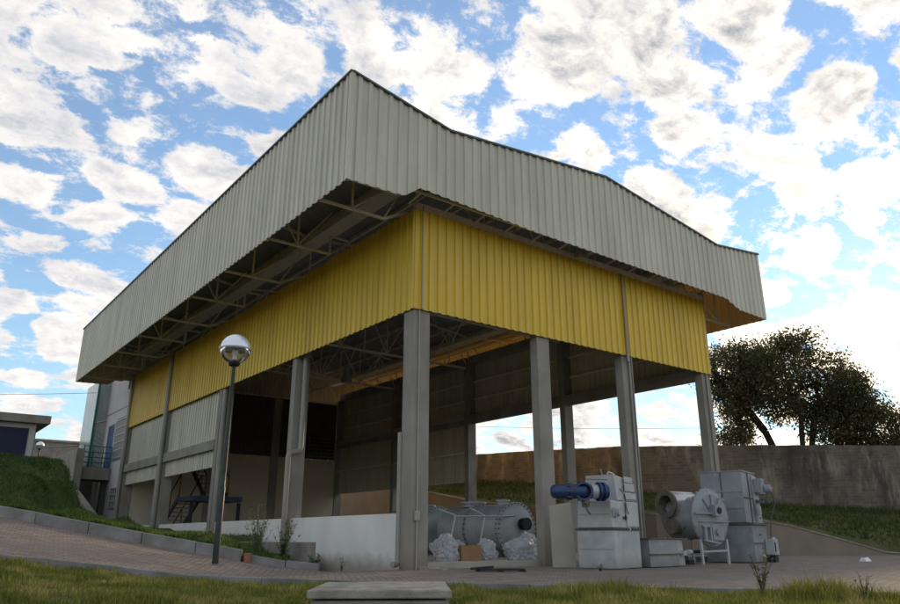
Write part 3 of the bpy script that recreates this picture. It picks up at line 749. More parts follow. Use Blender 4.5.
# ================================================================== far left: kiosk, wall, distant lamp
KI = empty('guard_hut', (-6.2,20.8,2.6), 'small flat roofed hut with dark blue door at the left edge', 'hut')
b = MB(); b.box((-4.0,.35,-.8),(1.75,3.6,2.54)); b.build('wall', M['office_white'], KI)
b = MB(); b.box((-4.3,0,2.55),(2.2,4.0,2.88)); b.build('roof', M['concrete'], KI, bevel=.01)
b = MB(); b.box((-3.0,.31,-.2),(1.50,.347,2.35)); b.build('door', M['blue_dark'], KI)
b = MB(); b.box((1.30,.26,1.0),(1.36,.308,1.2)); b.build('handle', M['mlight'], KI)
b = MB(); b.box((-16,43,1),(1.5,43.3,6.9)); b.box((-16,42.9,6.9),(1.5,43.4,7.05)) 
tag(b.build('far_wall', M['concrete2']), 'long weathered grey wall far behind the ramp', 'wall')

def street_lamp(name, x, y, z0, z1, rg, rp, label, detail=True):
    T = empty(name, (x,y,z0), label, 'street lamp')
    h = z1-z0; c = h-rg
    b = MB(); b.lathe((0,0,-.2),(0,0,1),[(0,rp*1.35),(1.3,rp*1.3),(1.34,rp*1.05),(1.6,rp*1.0),(h-2*rg+.15,rp*.8)],16); b.build('pole', M['polegreen'], T, 40)
    b = MB(); b.lathe((0,0,h-2*rg-.06),(0,0,1),[(0,rp*.9),(.02,rg*.34),(.06,rg*.4),(.09,rg*.36),(.1,.02)],20); b.build('collar', M['blackmetal'], T, 40)
    pr = [(c+rg*math.sin(R(a)), rg*math.cos(R(a))) for a in range(2,91,8)]; pr[-1] = (c+rg, .003)
    b = MB(); b.lathe((0,0,0),(0,0,1),[(c+.002,rg*.90),(c-.01,rg*1.01)]+[(t,r*1.0) for t,r in pr],32, caps=False)
    b.lathe((0,0,c+.004),(0,0,1),[(0,rg*.97),(.003,rg*.97)],32)
    b.build('reflector_dome', M['mirror'], T, 50)
    b = MB(); b.lathe((0,0,c-.02),(0,0,1),[(0,rg*1.0),(0.0,rg*1.04),(.028,rg*1.04),(.028,rg*1.0)],32,caps=False); 
    b.box((-rg*1.16,-.02,c-.03),(-rg*.99,.02,c)); b.box((rg*.99,-.02,c-.03),(rg*1.16,.02,c)); b.build('rim', M['mlight'], T)
    pr = [(c+rg*math.sin(R(a)), rg*math.cos(R(a))) for a in range(-68,1,8)]
    b = MB(); b.lathe((0,0,0),(0,0,1),pr,32,caps=False); b.build('globe', M['clear'], T, 60)
    b = MB(); b.lathe((0,0,h-2*rg+.02),(0,0,1),[(0,rg*.2),(rg*.35,rg*.16),(rg*.5,rg*.14),(rg*.6,rg*.22),(rg*.85,rg*.22),(rg*.98,rg*.06)],16); b.build('bulb', M['bulb'], T, 50)
    return T
street_lamp('street_lamp', -4.20, .10, .42, 4.40, .285, .042, 'tall dark pole lamp with mirrored globe beside the kerb')
street_lamp('street_lamp', -1.75, 38.0, 3.0, 6.32, .23, .05, 'small distant globe lamp next to the hut roof')

# ================================================================== right side: retaining wall, slope, block wall
RW = [(24.6,.10,.02),(23.6,.6,.10),(21.8,1.55,.62),(20.0,2.5,1.10),(18.9,3.1,1.30),(17.6,3.7,1.38),(16.2,4.4,1.42),(15.2,5.3,1.52),(15.0,7.5,1.72),(15.0,13.5,2.12),(15.0,16.6,2.45),(15.0,20,3.0),(15.0,27,3.75),(15.0,36,4.5),(15.0,48,5.3)]
def smooth_line(P, n=6):
    out = []
    for i in range(len(P)-1):
        for k in range(n):
            t = k/n; out.append([P[i][j]*(1-t)+P[i+1][j]*t for j in range(3)])
    out.append(list(P[-1])); return out
RWs = smooth_line(RW, 3)
b = MB(); c = MB()
T_ = Vector((.15,.22,0))
for i in range(len(RWs)-1):
    p = Vector(RWs[i]); q = Vector(RWs[i+1])
    def at(v, z): return Vector((v.x, v.y, z))
    nrm = Vector((-(q-p).y, (q-p).x, 0)).normalized()*-.22
    n0 = Vector((.12,.2,0)) if p.y < 5 else Vector((.22,.05,0)); n1 = Vector((.12,.2,0)) if q.y < 5 else Vector((.22,.05,0))
    b.hexa([at(p,-.3), at(q,-.3), at(q+n1,-.3), at(p+n0,-.3), at(p,p.z), at(q,q.z), at(q+n1,q.z), at(p+n0,p.z)])
    c.hexa([at(p-n0*.15,p.z+.003), at(q-n1*.15,q.z+.003), at(q+n1,q.z+.003), at(p+n0,p.z+.003), at(p-n0*.15,p.z+.05), at(q-n1*.15,q.z+.05), at(q+n1,q.z+.05), at(p+n0,p.z+.05)])
RWo = empty('retaining_wall', (18,4,0), 'tan rendered retaining wall with curved pale coping right of the hall', 'wall')
for bb, nm, mm in ((b,'wall','render_tan'),(c,'coping','lidc')):
    o = bb.build(nm, M[mm], RWo); o.location = (-18,-4,0)
# block wall: base line (x, y, base z, top z)
BW = [(40,-9.5,1.0,4.45),(27.2,.8,1.65,4.66),(23.2,5.0,2.0,4.78),(19.6,10.5,2.7,4.98),(17.9,16.5,3.4,5.12),(17.9,24,3.8,5.45),(17.9,40,4.2,6.0)]
LS = [0]
for i in range(len(BW)-1): LS.append(LS[-1]+math.dist(BW[i][:2], BW[i+1][:2]))
def bwat(s):
    return [float(np.interp(s, LS, [p[k] for p in BW])) for k in range(4)]
NS = 260; vs = []; fs = []; uvs = []
for i in range(NS+1):
    s = LS[-1]*i/NS; x, y, zb, zt = bwat(s); x2, y2, *_ = bwat(min(s+.1, LS[-1])); x1, y1, *_ = bwat(max(0, s-.1))
    d = Vector((x2-x1, y2-y1, 0)).normalized(); n = Vector((-d.y, d.x, 0))
    if n.dot(Vector((1,1,0))) < 0: n = -n
    zt += .03*nz(s,0,0,1.1)+.02*nz(s,3,0,4)
    for k, (of, z) in enumerate(((0,zb-1.2),(0,zt),(.25,zt),(.25,zb-1.2))):
        vs.append((x+n.x*of, y+n.y*of, z)); uvs.append((s, z+of*3))
for i in range(NS):
    for k in range(3): a = i*4+k; fs.append((a, a+4, a+5, a+1))
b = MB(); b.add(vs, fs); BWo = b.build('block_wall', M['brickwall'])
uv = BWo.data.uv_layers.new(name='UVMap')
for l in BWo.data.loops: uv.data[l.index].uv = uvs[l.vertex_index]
tag(BWo, 'tall weathered block boundary wall stained dark and turning ochre behind the hall', 'wall')
def slope_z(u, v):
    pass
def _slope(u, v):
    i = u*(len(RW)-1); k = min(int(i), len(RW)-2); f = i-k
    a = [RW[k][j]*(1-f)+RW[k+1][j]*f for j in range(3)]
    s = LS[-1]*(.12+.80*u); x, y, zb, zt = bwat(s)
    ax, ay = a[0]+.1, a[1]+.08
    X_, Y_ = ax*(1-v)+x*v, ay*(1-v)+y*v
    z = a[2]+.02+(zb-a[2])*v**.8+.05*nz(X_,Y_,0,.9)*math.sin(math.pi*v)
    return (X_, Y_, z)
grid_mesh('grass_slope', M['rough_grass'], 120, 24, _slope, 'grass slope between the retaining wall and the block wall')
def _slope2(u, v):   # beyond the right end of the retaining wall
    ax, ay, az = 24.6+20*u, .10-9*u, -.02
    s = LS[-1]*(.12)*(1-u); x, y, zb, zt = bwat(s)
    X_, Y_ = ax*(1-v)+x*v, ay*(1-v)+y*v
    return (X_, Y_, az+.03+(zb-az)*v+.04*nz(X_,Y_,0,.9))
grid_mesh('grass_slope', M['rough_grass'], 40, 20, _slope2, 'grass slope rising at the far right')
pts = []; hs = []
for k in range(60000):
    u, v = random.random(), random.random()**.8
    if random.random() < .25: x, y, z = _slope2(u*.6, v)
    else: x, y, z = _slope(u, v)
    if v < .06 : continue
    e = max(0, v-.82)*1.2
    pts.append((x, y, z-.02)); hs.append((.08+.12*(.5+.5*nz(x,y,0,1.2))+e)*random.uniform(.5,1.2))
blades('slope_grass', np.array(pts), np.array(hs), .02, M['blade_slope'], 'rough grass on the slope below the block wall', .7)
# ground behind the block wall
def _back(u, v):
    s = LS[-1]*u; x, y, zb, zt = bwat(s)
    return (x+(60*v+.2)*.8, y+(60*v+.2)*.6, zb+.5+v*1.0)
grid_mesh('field', M['rough_grass'], 30, 10, _back, 'grass field behind the block wall')

# ================================================================== trees
def tree(name, base, lobes, n, leaf_n, seed, label, trunks, sz=.095, rbase=.22, spread=.50, cat='tree', gate=.0):
    rr = random.Random(seed)
    T = empty(name, base, label, cat)
    nodes = [(Vector((0,0,-.6)), -1)]; 
    for tk in trunks:
        prev = 0
        for p in tk: nodes.append((Vector(p), prev)); prev = len(nodes)-1
    start = len(nodes)
    pts = []
    tot = sum(l[3]*l[4]*l[5] for l in lobes)
    while len(pts) < n:
        t = rr.random()*tot; L = None
        for l in lobes:
            t -= l[3]*l[4]*l[5]
            if t <= 0: L = l; break
        L = L or lobes[-1]
        while True:
            q = Vector((rr.uniform(-1,1), rr.uniform(-1,1), rr.uniform(-1,1)))
            if q.length < 1: break
        q = q*(q.length**-.25)
        p = Vector((L[0]+q.x*L[3], L[1]+q.y*L[4], L[2]+q.z*L[5]))
        if noise.noise(p*.55+Vector((seed,0,0))) < gate-.15: continue
        pts.append(p)
    o0 = Vector(trunks[0][-1]); pts.sort(key=lambda p: min((p-Vector(tk[-1])).length for tk in trunks))
    child = {}
    for p in pts:
        best = min(range(1, len(nodes)), key=lambda i: (nodes[i][0]-p).length*(1.0 if nodes[i][0].z < p.z+.4 else 1.6))
        q = nodes[best][0]; L = (p-q).length
        if L > 1.0:
            mid = q.lerp(p, .5)+Vector((rr.uniform(-.15,.15), rr.uniform(-.15,.15), rr.uniform(.0,.2)))*L*.5
            nodes.append((mid, best)); best = len(nodes)-1
        nodes.append((p, best))
    cnt = [1.0]*len(nodes)
    for i in range(len(nodes)-1, 0, -1): cnt[nodes[i][1]] += cnt[i]
    cmax = cnt[0]
    b = MB()
    for i in range(1, len(nodes)):
        p, pa = nodes[i]; q = nodes[pa][0]
        r0 = rbase*(cnt[pa]/cmax)**.45; r1 = rbase*(cnt[i]/cmax)**.45
        if pa: r0 = min(r0, r1*1.35)
        b.tube([q, p], [max(.012,r0), max(.01,r1)], 6)
    tr = b.build('trunk', M['bark'], T, 60)
    # leaves
    C_ = np.array([tuple(p) for p, _ in nodes[start:]]); idx = rng.integers(0, len(C_), leaf_n)
    c = C_[idx]+rng.normal(0, spread*.55, (leaf_n,3)); 
    a = rng.normal(0,1,(leaf_n,3)); a /= np.linalg.norm(a,axis=1)[:,None]
    t = rng.normal(0,1,(leaf_n,3)); u = np.cross(a,t); u /= np.linalg.norm(u,axis=1)[:,None]
    s = sz*rng.uniform(.6,1.3,leaf_n)[:,None]
    V = np.stack([c-a*s, c+u*s*.45, c+a*s, c-u*s*.45],1).reshape(-1,3).astype(np.float32)
    me = bpy.data.meshes.new('crown'); me.vertices.add(4*leaf_n); me.vertices.foreach_set('co', V.ravel())
    me.loops.add(4*leaf_n); me.loops.foreach_set('vertex_index', np.arange(4*leaf_n, dtype=np.int32))
    me.polygons.add(leaf_n); me.polygons.foreach_set('loop_start', (np.arange(leaf_n)*4).astype(np.int32))
    me.update(calc_edges=True); me.materials.append(M['leaf'])
    o = bpy.data.objects.new('crown', me); col.objects.link(o); o.parent = T
    return T
def W(r, d, z): x, y = G(r, d); return (x, y, z)
def loc3(base, r, d, z):   # offset in view axes -> local
    return (RT[0]*r+FW[0]*d, RT[1]*r+FW[1]*d, z)
g0 = 2.9
def lobe(r, d, z, a, b_, c): x, y, _ = loc3(None, r, d, z); return (x, y, z, a, b_, c)
tree('tree', W(18.8,39,g0), [lobe(-.4,0,6.0,2.5,2.3,2.3), lobe(1.8,0,5.7,2.1,1.9,2.1), lobe(.5,-.3,7.5,1.8,1.5,1.1), lobe(1.7,0,3.6,1.6,1.5,1.2)], 460, 24000, 11,
     'largest broad leafy tree with upright trunk behind the block wall', [[loc3(0,.0,0,1.6), loc3(0,.1,0,3.2), loc3(0,.3,0,4.6)],[loc3(0,.35,0,1.5), loc3(0,.75,0,3.4), loc3(0,1.2,0,4.8)]], gate=.06)
tree('tree', W(18.3,40.5,g0), [lobe(-1.9,0,6.6,2.2,1.9,1.7), lobe(-2.7,0,5.2,1.4,1.4,1.5), lobe(-2.6,0,3.2,1.5,1.4,.8)], 300, 17000, 5,
     'leafy tree with a trunk leaning left beside the largest tree', [[loc3(0,-.1,0,1.8), loc3(0,-.7,0,3.4), loc3(0,-1.5,0,4.6),loc3(0,-1.9,0,5.8)]], gate=-.04, rbase=.2)
tree('tree', W(22.5,39,g0), [lobe(-.1,0,3.3,1.6,1.5,1.3), lobe(-.7,0,5.0,1.4,1.3,1.3), lobe(1.0,0,3.4,1.3,1.2,1.2), lobe(.4,0,2.2,1.9,1.4,.7)], 270, 15000, 9,
     'lower rounded tree at the right edge behind the block wall', [[loc3(0,.1,0,1.2), loc3(0,.3,0,2.4)]], gate=-.04, rbase=.16)

# ================================================================== MACHINERY
def rbox(b, c, sx, sy, z0, z1, rz, mi=0, tp=(1,1), sh=(0,0)):
    """upright box, centre c, rotated rz; tp tapers the top"""
    ca, sa = math.cos(rz), math.sin(rz); vs = []
    for z, kx, ky, ox, oy in ((z0,1,1,0,0),(z1,tp[0],tp[1],sh[0],sh[1])):
        for u, v in ((-1,-1),(1,-1),(1,1),(-1,1)):
            x = u*sx/2*kx+ox; y = v*sy/2*ky+oy
            vs.append((c[0]+x*ca-y*sa, c[1]+x*sa+y*ca, z))
    b.hexa(vs, mi)
def bolts(b, p, ax, r, n, rb=.022, l=.04, mi=0, a0=0):
    p = Vector(p); d = Vector(ax).normalized(); up = Vector((0,0,1)); a = d.cross(up).normalized(); c = d.cross(a)
    for k in range(n):
        an = a0+2*math.pi*k/n; q = p+(a*math.cos(an)+c*math.sin(an))*r
        b.lathe(q-d*l*.3, d, [(0,rb),(l,rb)], 6, mi)
# --- 1 pale furnace housing
A = R(12)
F1 = empty('furnace_housing', (4.10,-1.785,0), 'pale grey steel furnace housing with blue valve pipe on top', 'furnace', rz=R(14))
b = MB(); b.box((-.78,-.55,.02),(.85,.62,.84)); b.build('lower_casing', M['mpale'], F1, bevel=.015)
b = MB(); b.box((-.82,-.59,.842),(.89,.66,.885)); b.build('flange', M['mdark'], F1)
b = MB(); b.hexa([(-.86,-.55,.888),(.72,-.55,.888),(.72,.55,.888),(-.86,.55,.888),(-.86,-.52,1.48),(.72,-.52,1.48),(.72,.5,1.48),(-.86,.5,1.48)]); b.build('middle_casing', M['mpale'], F1, bevel=.015)
b = MB(); b.hexa([(-.42,-.53,1.485),(.62,-.53,1.485),(.62,.5,1.485),(-.42,.5,1.485),(-.50,-.5,2.06),(.42,-.5,1.98),(.42,.4,1.98),(-.50,.4,2.06)]); b.build('upper_casing', M['mpale'], F1, bevel=.012)
for (x0,x1,z0,z1) in ((.02,.74,1.52,1.66),(.02,.66,1.70,1.88),(.02,.56,1.90,2.03),(.02,.80,.92,1.46)):
    b = MB(); b.box((x0,-.575,z0),(x1,-.5535,z1)); b.build('access_panel', M['mpale'], F1, bevel=.006)
b = MB(); b.box((.89,-.3,.9),(.93,.4,1.40)); b.box((.722,-.5,.89),(.86,.5,1.42)); b.build('side_panel', M['mpale'], F1)
b = MB(); b.lathe((-.62,-.56,1.22),(0,-1,0),[(0,.11),(.05,.11),(.06,.08),(.12,.08)],16); b.bar((-.85,-.6,1.30),(-.70,-.6,1.12),.04); b.bar((-.85,-.6,1.30),(-.85,-.6,1.12),.03); b.build('port', M['mlight'], F1, 40)
b = MB(); b.box((-.2,-.59,1.1),(.02,-.57,1.13)); b.box((-.1,-.60,1.06),(-.04,-.57,1.16)); b.build('latch', M['blackrub'], F1)
b = MB(); b.lathe((.12,-.56,.86),(0,-1,0),[(0,.03),(.05,.03)],8); b.build('knob', M['paper'], F1)
b = MB(); b.tube([(-.5,-.3,2.06),(-.3,-.25,2.13),(.1,-.2,2.11),(.4,-.15,2.03)],.02,6); b.tube([(-.42,-.1,2.06),(-.48,-.1,2.2)],.018,6); b.build('cable', M['mlight'], F1)

b = MB()
for k in range(9): bolts(b, (-.72+.2*k,-.60,.863), (0,-1,0), .0001, 1, .018, .03)
for k in range(6): bolts(b, (-.83,-.5+.2*k,.863), (-1,0,0), .0001, 1, .018, .03)
b.split('bolt', M['bolt'], F1)
b = MB(); b.bar((-.875,-.5,1.2),(-.875,.5,1.2),.03,.03); b.build('stiffener', M['mpale'], F1); b = MB(); b.bar((-.79,-.45,.45),(-.79,.55,.45),.03,.03); b.build('stiffener', M['mpale'], F1)
b = MB(); b.box((-.3,-.556,.45),(-.08,-.551,.6)); b.build('rating_plate', M['mlight'], F1)
b = MB(); b.tube([(-.2,-.53,1.75),(-.1,-.62,1.6),(-.05,-.62,1.3),(.1,-.6,1.2)],.014,6); b.build('cable', M['bolt'], F1)
def rescale(T, kx, ky, kz):
    for o in T.children_recursive:
        if o.type == 'MESH':
            for v in o.data.vertices: v.co = (v.co.x*kx, v.co.y*ky, v.co.z*kz)
rescale(F1, .78, .78, .975)
def f1(x, y, z):
    c, s_ = math.cos(R(14)), math.sin(R(14)); x -= 4.10; y += 1.785
    return Vector((x*c+y*s_, -x*s_+y*c, z))
def dirv(v):
    c, s_ = math.cos(R(14)), math.sin(R(14)); return Vector((v[0]*c+v[1]*s_, -v[0]*s_+v[1]*c, 0))
pa = f1(2.27,-1.80,1.60); pb = f1(2.86,-2.25,1.60); dd = (pb-pa).normalized(); LL = (pb-pa).length
vw = dirv((-FW[0],-FW[1]))            # towards the lawn
b = MB(); b.lathe(pa, dd, [(0,.02),(.01,.08),(.05,.13),(.12,.15),(LL*.55,.15),(LL*.55,.17),(LL*.55+.05,.17),(LL*.55+.05,.15),(LL,.15),(LL+.02,.15)], 24)
b.lathe(pb-vw*.15, vw*1.0+dd*-.15, [(0,.17),(.26,.165),(.26,.19),(.30,.19),(.30,.15),(.12,.13)], 24, caps=False); b.build('blue_pipe', M['blue'], F1, 40)
b = MB(); b.lathe(pb-vw*.15, vw*1.0+dd*-.15, [(.10,.148),(.16,.148)], 24); b.build('pipe_mouth', M['blackrub'], F1)
d2 = (dd*1.0-vw*.25).normalized(); pc = pb+dd*.12
b = MB(); b.lathe(pc, d2, [(0,.15),(.14,.15)], 24); b.build('pale_band', M['mlight'], F1, 40)
b = MB(); b.lathe(pc+d2*.141, d2, [(0,.15),(.02,.15),(.02,.20),(.07,.20),(.07,.16),(.12,.16),(.12,.20),(.17,.20),(.17,.15),(.24,.15)], 24); b.build('blue_flange', M['blue'], F1, 40)
b = MB(); bolts(b, pa+dd*(LL*.55-.03), dd, .165, 8, .016, .12); b.split('bolt', M['bolt'], F1)
b = MB(); pv = pb+Vector((0,0,-.2)); b.box((pv.x-.06,pv.y-.06,pv.z-.12),(pv.x+.06,pv.y+.06,pv.z+.06)); b.tube([pv+Vector((-.05,0,-.05)), pv+vw*.08+Vector((.04,0,-.2)), pv+vw*.05+Vector((.16,0,-.26))],.02,6); b.cyl(pv+Vector((0,0,-.02)), pv+vw*.16+Vector((0,0,-.02)), .05, 12); b.build('valve', M['mdark'], F1)
b = MB(); b.tube([pa+dd*.35+Vector((0,0,.16)), pb+Vector((0,0,.26)), pb+dd*.5+Vector((0,0,.24))],.009,6); b.build('cable', M['bolt'], F1)
b = MB(); b.tube([pb+Vector((0,0,-.12)), pb-vw*.5+Vector((.1,0,-.12))], .09, 12); b.build('pipe_bracket', M['blue'], F1)
# hanging grey sack over the board behind
b = MB(); b.hexa([(-.27,-.02,0),(.27,-.02,0),(.27,.02,0),(-.27,.02,0),(-.29,-.02,1.38),(.22,-.02,1.46),(.22,.02,1.46),(-.29,.02,1.38)]); BD = b.build('leaning_board', M['board'], loc=(3.72,-.72,.01)); BD.rotation_euler = (R(-5),0,R(-40)); tag(BD, 'pale upright board leaning between the column and the furnace housing', 'board')
# --- 2 low grey box
F2 = empty('duct_box', (5.85,-1.55,0), 'low grey steel duct section lying between the two larger machines', 'duct', rz=R(3))
b = MB(); b.hexa([(-.78,-.5,.02),(.35,-.5,.02),(.35,.5,.02),(-.78,.5,.02),(-.78,-.5,.70),(.35,-.5,.70),(.35,.5,.70),(-.78,.5,.70)]); b.build('casing', M['mgrey'], F2, bevel=.01)
b = MB(); b.hexa([(.352,-.5,.02),(.80,-.40,.02),(.80,.4,.02),(.352,.5,.02),(.352,-.5,.70),(.72,-.40,.66),(.72,.4,.66),(.352,.5,.70)]); b.build('end_cone', M['mpale'], F2, bevel=.01)
b = MB(); b.box((-.8,-.54,.31),(.36,-.502,.34)); b.box((-.82,-.55,.70),(.74,.52,.725)); b.build('flange', M['mdark'], F2)
b = MB(); b.box((.50,-.56,.28),(.64,-.44,.40)); b.cyl((.4,-.5,.35),(.95,-.5,.36),.03,10); b.cyl((.76,-.5,.36),(1.05,-.4,.36),.07,12); b.build('fitting', M['mlight'], F2)
rescale(F2, 1, 1, .9)
# --- 3 round vessel with door and flue
F3 = empty('burner_vessel', (8.45,-1.0,0), 'horizontal cylindrical burner vessel with round bolted door on a tube stand', 'vessel', rz=R(-7))
ax = (0.06,-1,0)
b = MB(); b.lathe((.03,.85,1.17),(0.06,-1,0),[(0,.35),(.2,.55),(1.25,.55),(1.25,.62),(1.30,.62)],40); b.build('shell', M['tank'], F3, 35)
DR = MB(); DR.lathe((.10,-.46,1.17),ax,[(0,.74),(.05,.745),(.07,.72),(.09,.66),(.13,.60),(.14,.3),(.145,.02)],44); DR = DR.build('door', M['mgrey'], F3, 25)
b = MB(); bolts(b, (.10,-.50,1.17), ax, .70, 26, .022, .06); b.split('bolt', M['mgrey'], DR)
b = MB()
for an in range(40,140,14): b.lathe((.10+math.cos(R(an))*.73,-.46,1.17+math.sin(R(an))*.73),ax,[(0,.05),(.06,.05)],8)
for an in (58,92,126): b.bar((.11+math.cos(R(an))*.28,-.62,1.17+math.sin(R(an))*.28),(.11+math.cos(R(an))*.58,-.60,1.17+math.sin(R(an))*.58),.07,.05)
b.box((-.50,-.66,1.05),(.68,-.61,1.08)); b.bar((-.62,-.66,1.27),(.05,-.68,1.27),.05)
b.box((-.02,-.80,1.20),(.27,-.60,1.48)); b.split('door_bracket', M['mgrey'], DR, bevel=.006)
b = MB(); b.lathe((.125,-.805,1.34),(0,-1,0),[(0,.085),(.012,.085)],18); b.build('sight_hole', M['blackrub'], DR)
b = MB(); b.bar((-.32,-.66,.95),(-.32,-.66,.62),.06); b.bar((-.12,-.66,.96),(-.12,-.66,.60),.05); b.bar((-.4,-.66,.95),(-.05,-.66,.95),.05); b.bar((-.36,-.66,.60),(.2,-.66,.52),.05)
b.box((.0,-.63,.6),(.42,-.615,1.0)); b.cyl((.20,-.62,.80),(.20,-.68,.80),.09,14); b.split('hinge_bar', M['mgrey'], DR)
b = MB(); pr = [(0,.34),(0,.355),(.12,.36),(1.3,.33)]
b.lathe((-.62,.32,1.53),(1,.04,0),[(0,.33),(.03,.345),(1.0,.335)],36, caps=False); b.build('flue_pipe', M['alu'], F3, 40)
b = MB(); b.lathe((-.66,.32,1.53),(1,.04,0),[(.5,.0),(.45,.22),(0,.23),(0,.36),(.08,.36),(.08,.33)],36, caps=False); b.build('refractory_ring', M['refract'], F3, 40)
b = MB(); b.lathe((-.6,.25,.95),(1,.02,0),[(0,.20),(.5,.22),(.75,.35)],24); b.lathe((-.4,.0,1.0),(.6,-.1,0),[(0,.12),(.3,.14)],16); b.build('lower_branch', M['refract'], F3, 40)
b = MB()
for x in (-.42,.56):
    b.bar((x+.02,-.55,.62),(x-.06,-.62,0),.055); b.bar((x,.6,.7),(x,.6,0),.055)
b.bar((-.46,-.6,.32),(.52,-.6,.34),.045); b.split('stand_tube', M['mlight'], F3)
b = MB(); b.cyl((-1.0,-.3,.12),(-.8,-.4,.12),.11,14); b.box((-.9,-.45,0),(-.6,-.2,.12)); b.cyl((-.9,-.3,.3),(-.2,-.4,.32),.04,10); b.build('motor', M['blackmetal'], F3, 40)
# --- 4 tall casing
F4 = empty('tall_casing', (10.65,-.72,0), 'tall grey sheet steel casing with side motor box, rightmost of the machines', 'machine', rz=R(16))
b = MB(); b.box((-1.25,-.5,1.06),(.70,.6,2.44)); b.build('upper_casing', M['mgrey'], F4, bevel=.012)
b = MB(); b.box((-1.22,-.62,.02),(.82,.62,1.0)); b.build('lower_casing', M['mgrey'], F4, bevel=.012)
b = MB(); b.box((-1.28,-.68,1.002),(.90,.66,1.055)); b.box((-1.24,-.53,1.72),(.02,-.502,1.75)); b.box((-1.24,-.65,.50),(.1,-.622,.53)); b.box((-.46,-.525,1.06),(-.43,-.502,2.44)); b.build('seam', M['mdark'], F4)
b = MB(); b.box((-1.27,-.52,2.442),(.73,.62,2.475)); b.build('lid', M['mgrey'], F4)
b = MB(); b.hexa([(.16,-.56,1.06),(.80,-.56,1.06),(.80,-.503,1.06),(.16,-.503,1.06),(.04,-.54,2.36),(.70,-.54,2.36),(.70,-.503,2.36),(.04,-.503,2.36)]); b.build('front_plate', M['mpale'], F4, bevel=.006)
b = MB(); b.box((.22,-.74,1.86),(.72,-.545,2.30)); b.box((.08,-.68,1.9),(.20,-.55,2.26)); b.cyl((.55,-.75,2.02),(.55,-.92,2.02),.11,16); b.cyl((.55,-.9,2.02),(.8,-.9,2.03),.03,8); b.build('motor_box', M['mgrey'], F4, bevel=.008)
b = MB(); b.tube([(.02,-.6,1.66),(.2,-.7,1.62),(.5,-.7,1.64),(.68,-.66,1.72)],.035,8); b.cyl((.6,-.6,1.68),(.6,-.8,1.68),.06,10); b.box((.0,-.64,1.6),(.07,-.57,1.7)); b.build('burner_fitting', M['mdark'], F4)
b = MB(); b.box((.02,-.66,1.28),(.22,-.57,1.52)); b.build('small_box', M['mpale'], F4, bevel=.01)
b = MB(); b.box((.30,-.86,.20),(.98,-.625,.62)); b.cyl((.5,-.8,.62),(.8,-.8,.64),.04,8); b.build('blower', M['mpale'], F4, bevel=.012)
b = MB(); b.box((.40,-.872,.28),(.45,-.862,.54)); b.box((.33,-.872,.28),(.36,-.862,.54)); b.box((.35,-.83,.0),(.9,-.65,.19)); b.build('vent_slot', M['blackmetal'], F4)
b = MB(); b.box((-.35,-.66,.72),(-.31,-.625,.76)); bolts(b, (.4,-.56,1.2),(0,-1,0),.001,1); b.split('bolt', M['bolt'], F4)

b = MB()
for k in range(9): bolts(b, (-1.29,-.55+.14*k,1.03), (-1,0,0), .0001, 1, .018, .03)
b.split('bolt', M['bolt'], F4)
for z in (1.45,1.9): b = MB(); b.bar((-1.265,-.48,z),(-1.265,.58,z),.03,.03); b.build('stiffener', M['mgrey'], F4)
b = MB(); b.bar((-1.265,.05,1.07),(-1.265,.05,2.43),.02,.03); b.build('weld_seam', M['mdark'], F4)
b = MB(); b.tube([(.6,-.9,1.95),(.75,-.95,1.6),(.7,-.8,1.2),(.6,-.75,.7)],.018,6); b.build('cable', M['bolt'], F4)
rescale(F4, .70, 1.06, 1)
for o in F4.children_recursive:
    for v in o.data.vertices: v.co.y -= .18
# --- tanks in the hall
def tank(name, loc, L, r, label, nozzle, rz=0, valve=True):
    T = empty(name, loc, label, 'tank', rz=rz); zc = r+.06
    b = MB(); b.lathe((0,L,zc),(0,-1,0),[(0,.15),(.12,r*.7),(.28,r*.93),(.36,r*.95),(L-.04,r*.95)],48); b.build('shell', M['tank'], T, 30)
    b = MB(); b.lathe((0,.03,zc),(0,-1,0),[(0,r*1.03),(.05,r*1.03),(.055,r*.9),(.12,r*.78),(.17,r*.5),(.19,r*.2),(.195,.01)],48); b.build('end_dish', M['tank'], T, 30)
    b = MB(); b.lathe((0,L*.52,zc),(0,-1,0),[(0,r*.95),(0,r*1.03),(.08,r*1.03),(.08,r*.95)],48,caps=False); b.build('ring_flange', M['tank'], T)
    b = MB(); bolts(b, (0,-.02,zc),(0,-1,0),r*.975,34,.02,.05); bolts(b, (0,.1,zc),(0,-1,0),r*.975,34,.02,.05); bolts(b, (0,L*.52-.09,zc),(0,-1,0),r*.98,30,.018,.05); b.split('bolt', M['bolt'], T)
    for y, rr_, h in nozzle:
        b = MB(); b.lathe((0,y,zc+r*.9),(0,0,1),[(0,rr_),(h,rr_),(h,rr_*1.2),(h+.05,rr_*1.2),(h+.05,rr_*.9),(h-.02,rr_*.9)],28); b.build('nozzle', M['tank'], T, 40)
    if valve:
        b = MB(); b.lathe((.05,-.14,zc+.12),(0,-1,0),[(0,.11),(.05,.16),(.1,.16),(.1,.13),(.22,.13),(.22,.17),(.26,.17),(.26,.10),(.265,.01)],18); b.build('valve', M['blackrub'], T, 40)
    b = MB(); b.box((-r*.7,.35,0),(r*.7,.5,zc-r*.6)); b.box((-r*.7,L-.6,0),(r*.7,L-.45,zc-r*.6)); b.split('saddle', M['tank'], T)
    return T
tank('storage_tank', (5.12,2.4,.14), 3.1, .70, 'grey horizontal tank with black valve on its bolted end, nearest the column', [(.55,.17,.12),(1.9,.33,.10)])
tank('storage_tank', (5.15,6.05,.14), 2.6, .70, 'rear grey horizontal tank partly behind the corner column', [(.9,.36,.10)], valve=False)
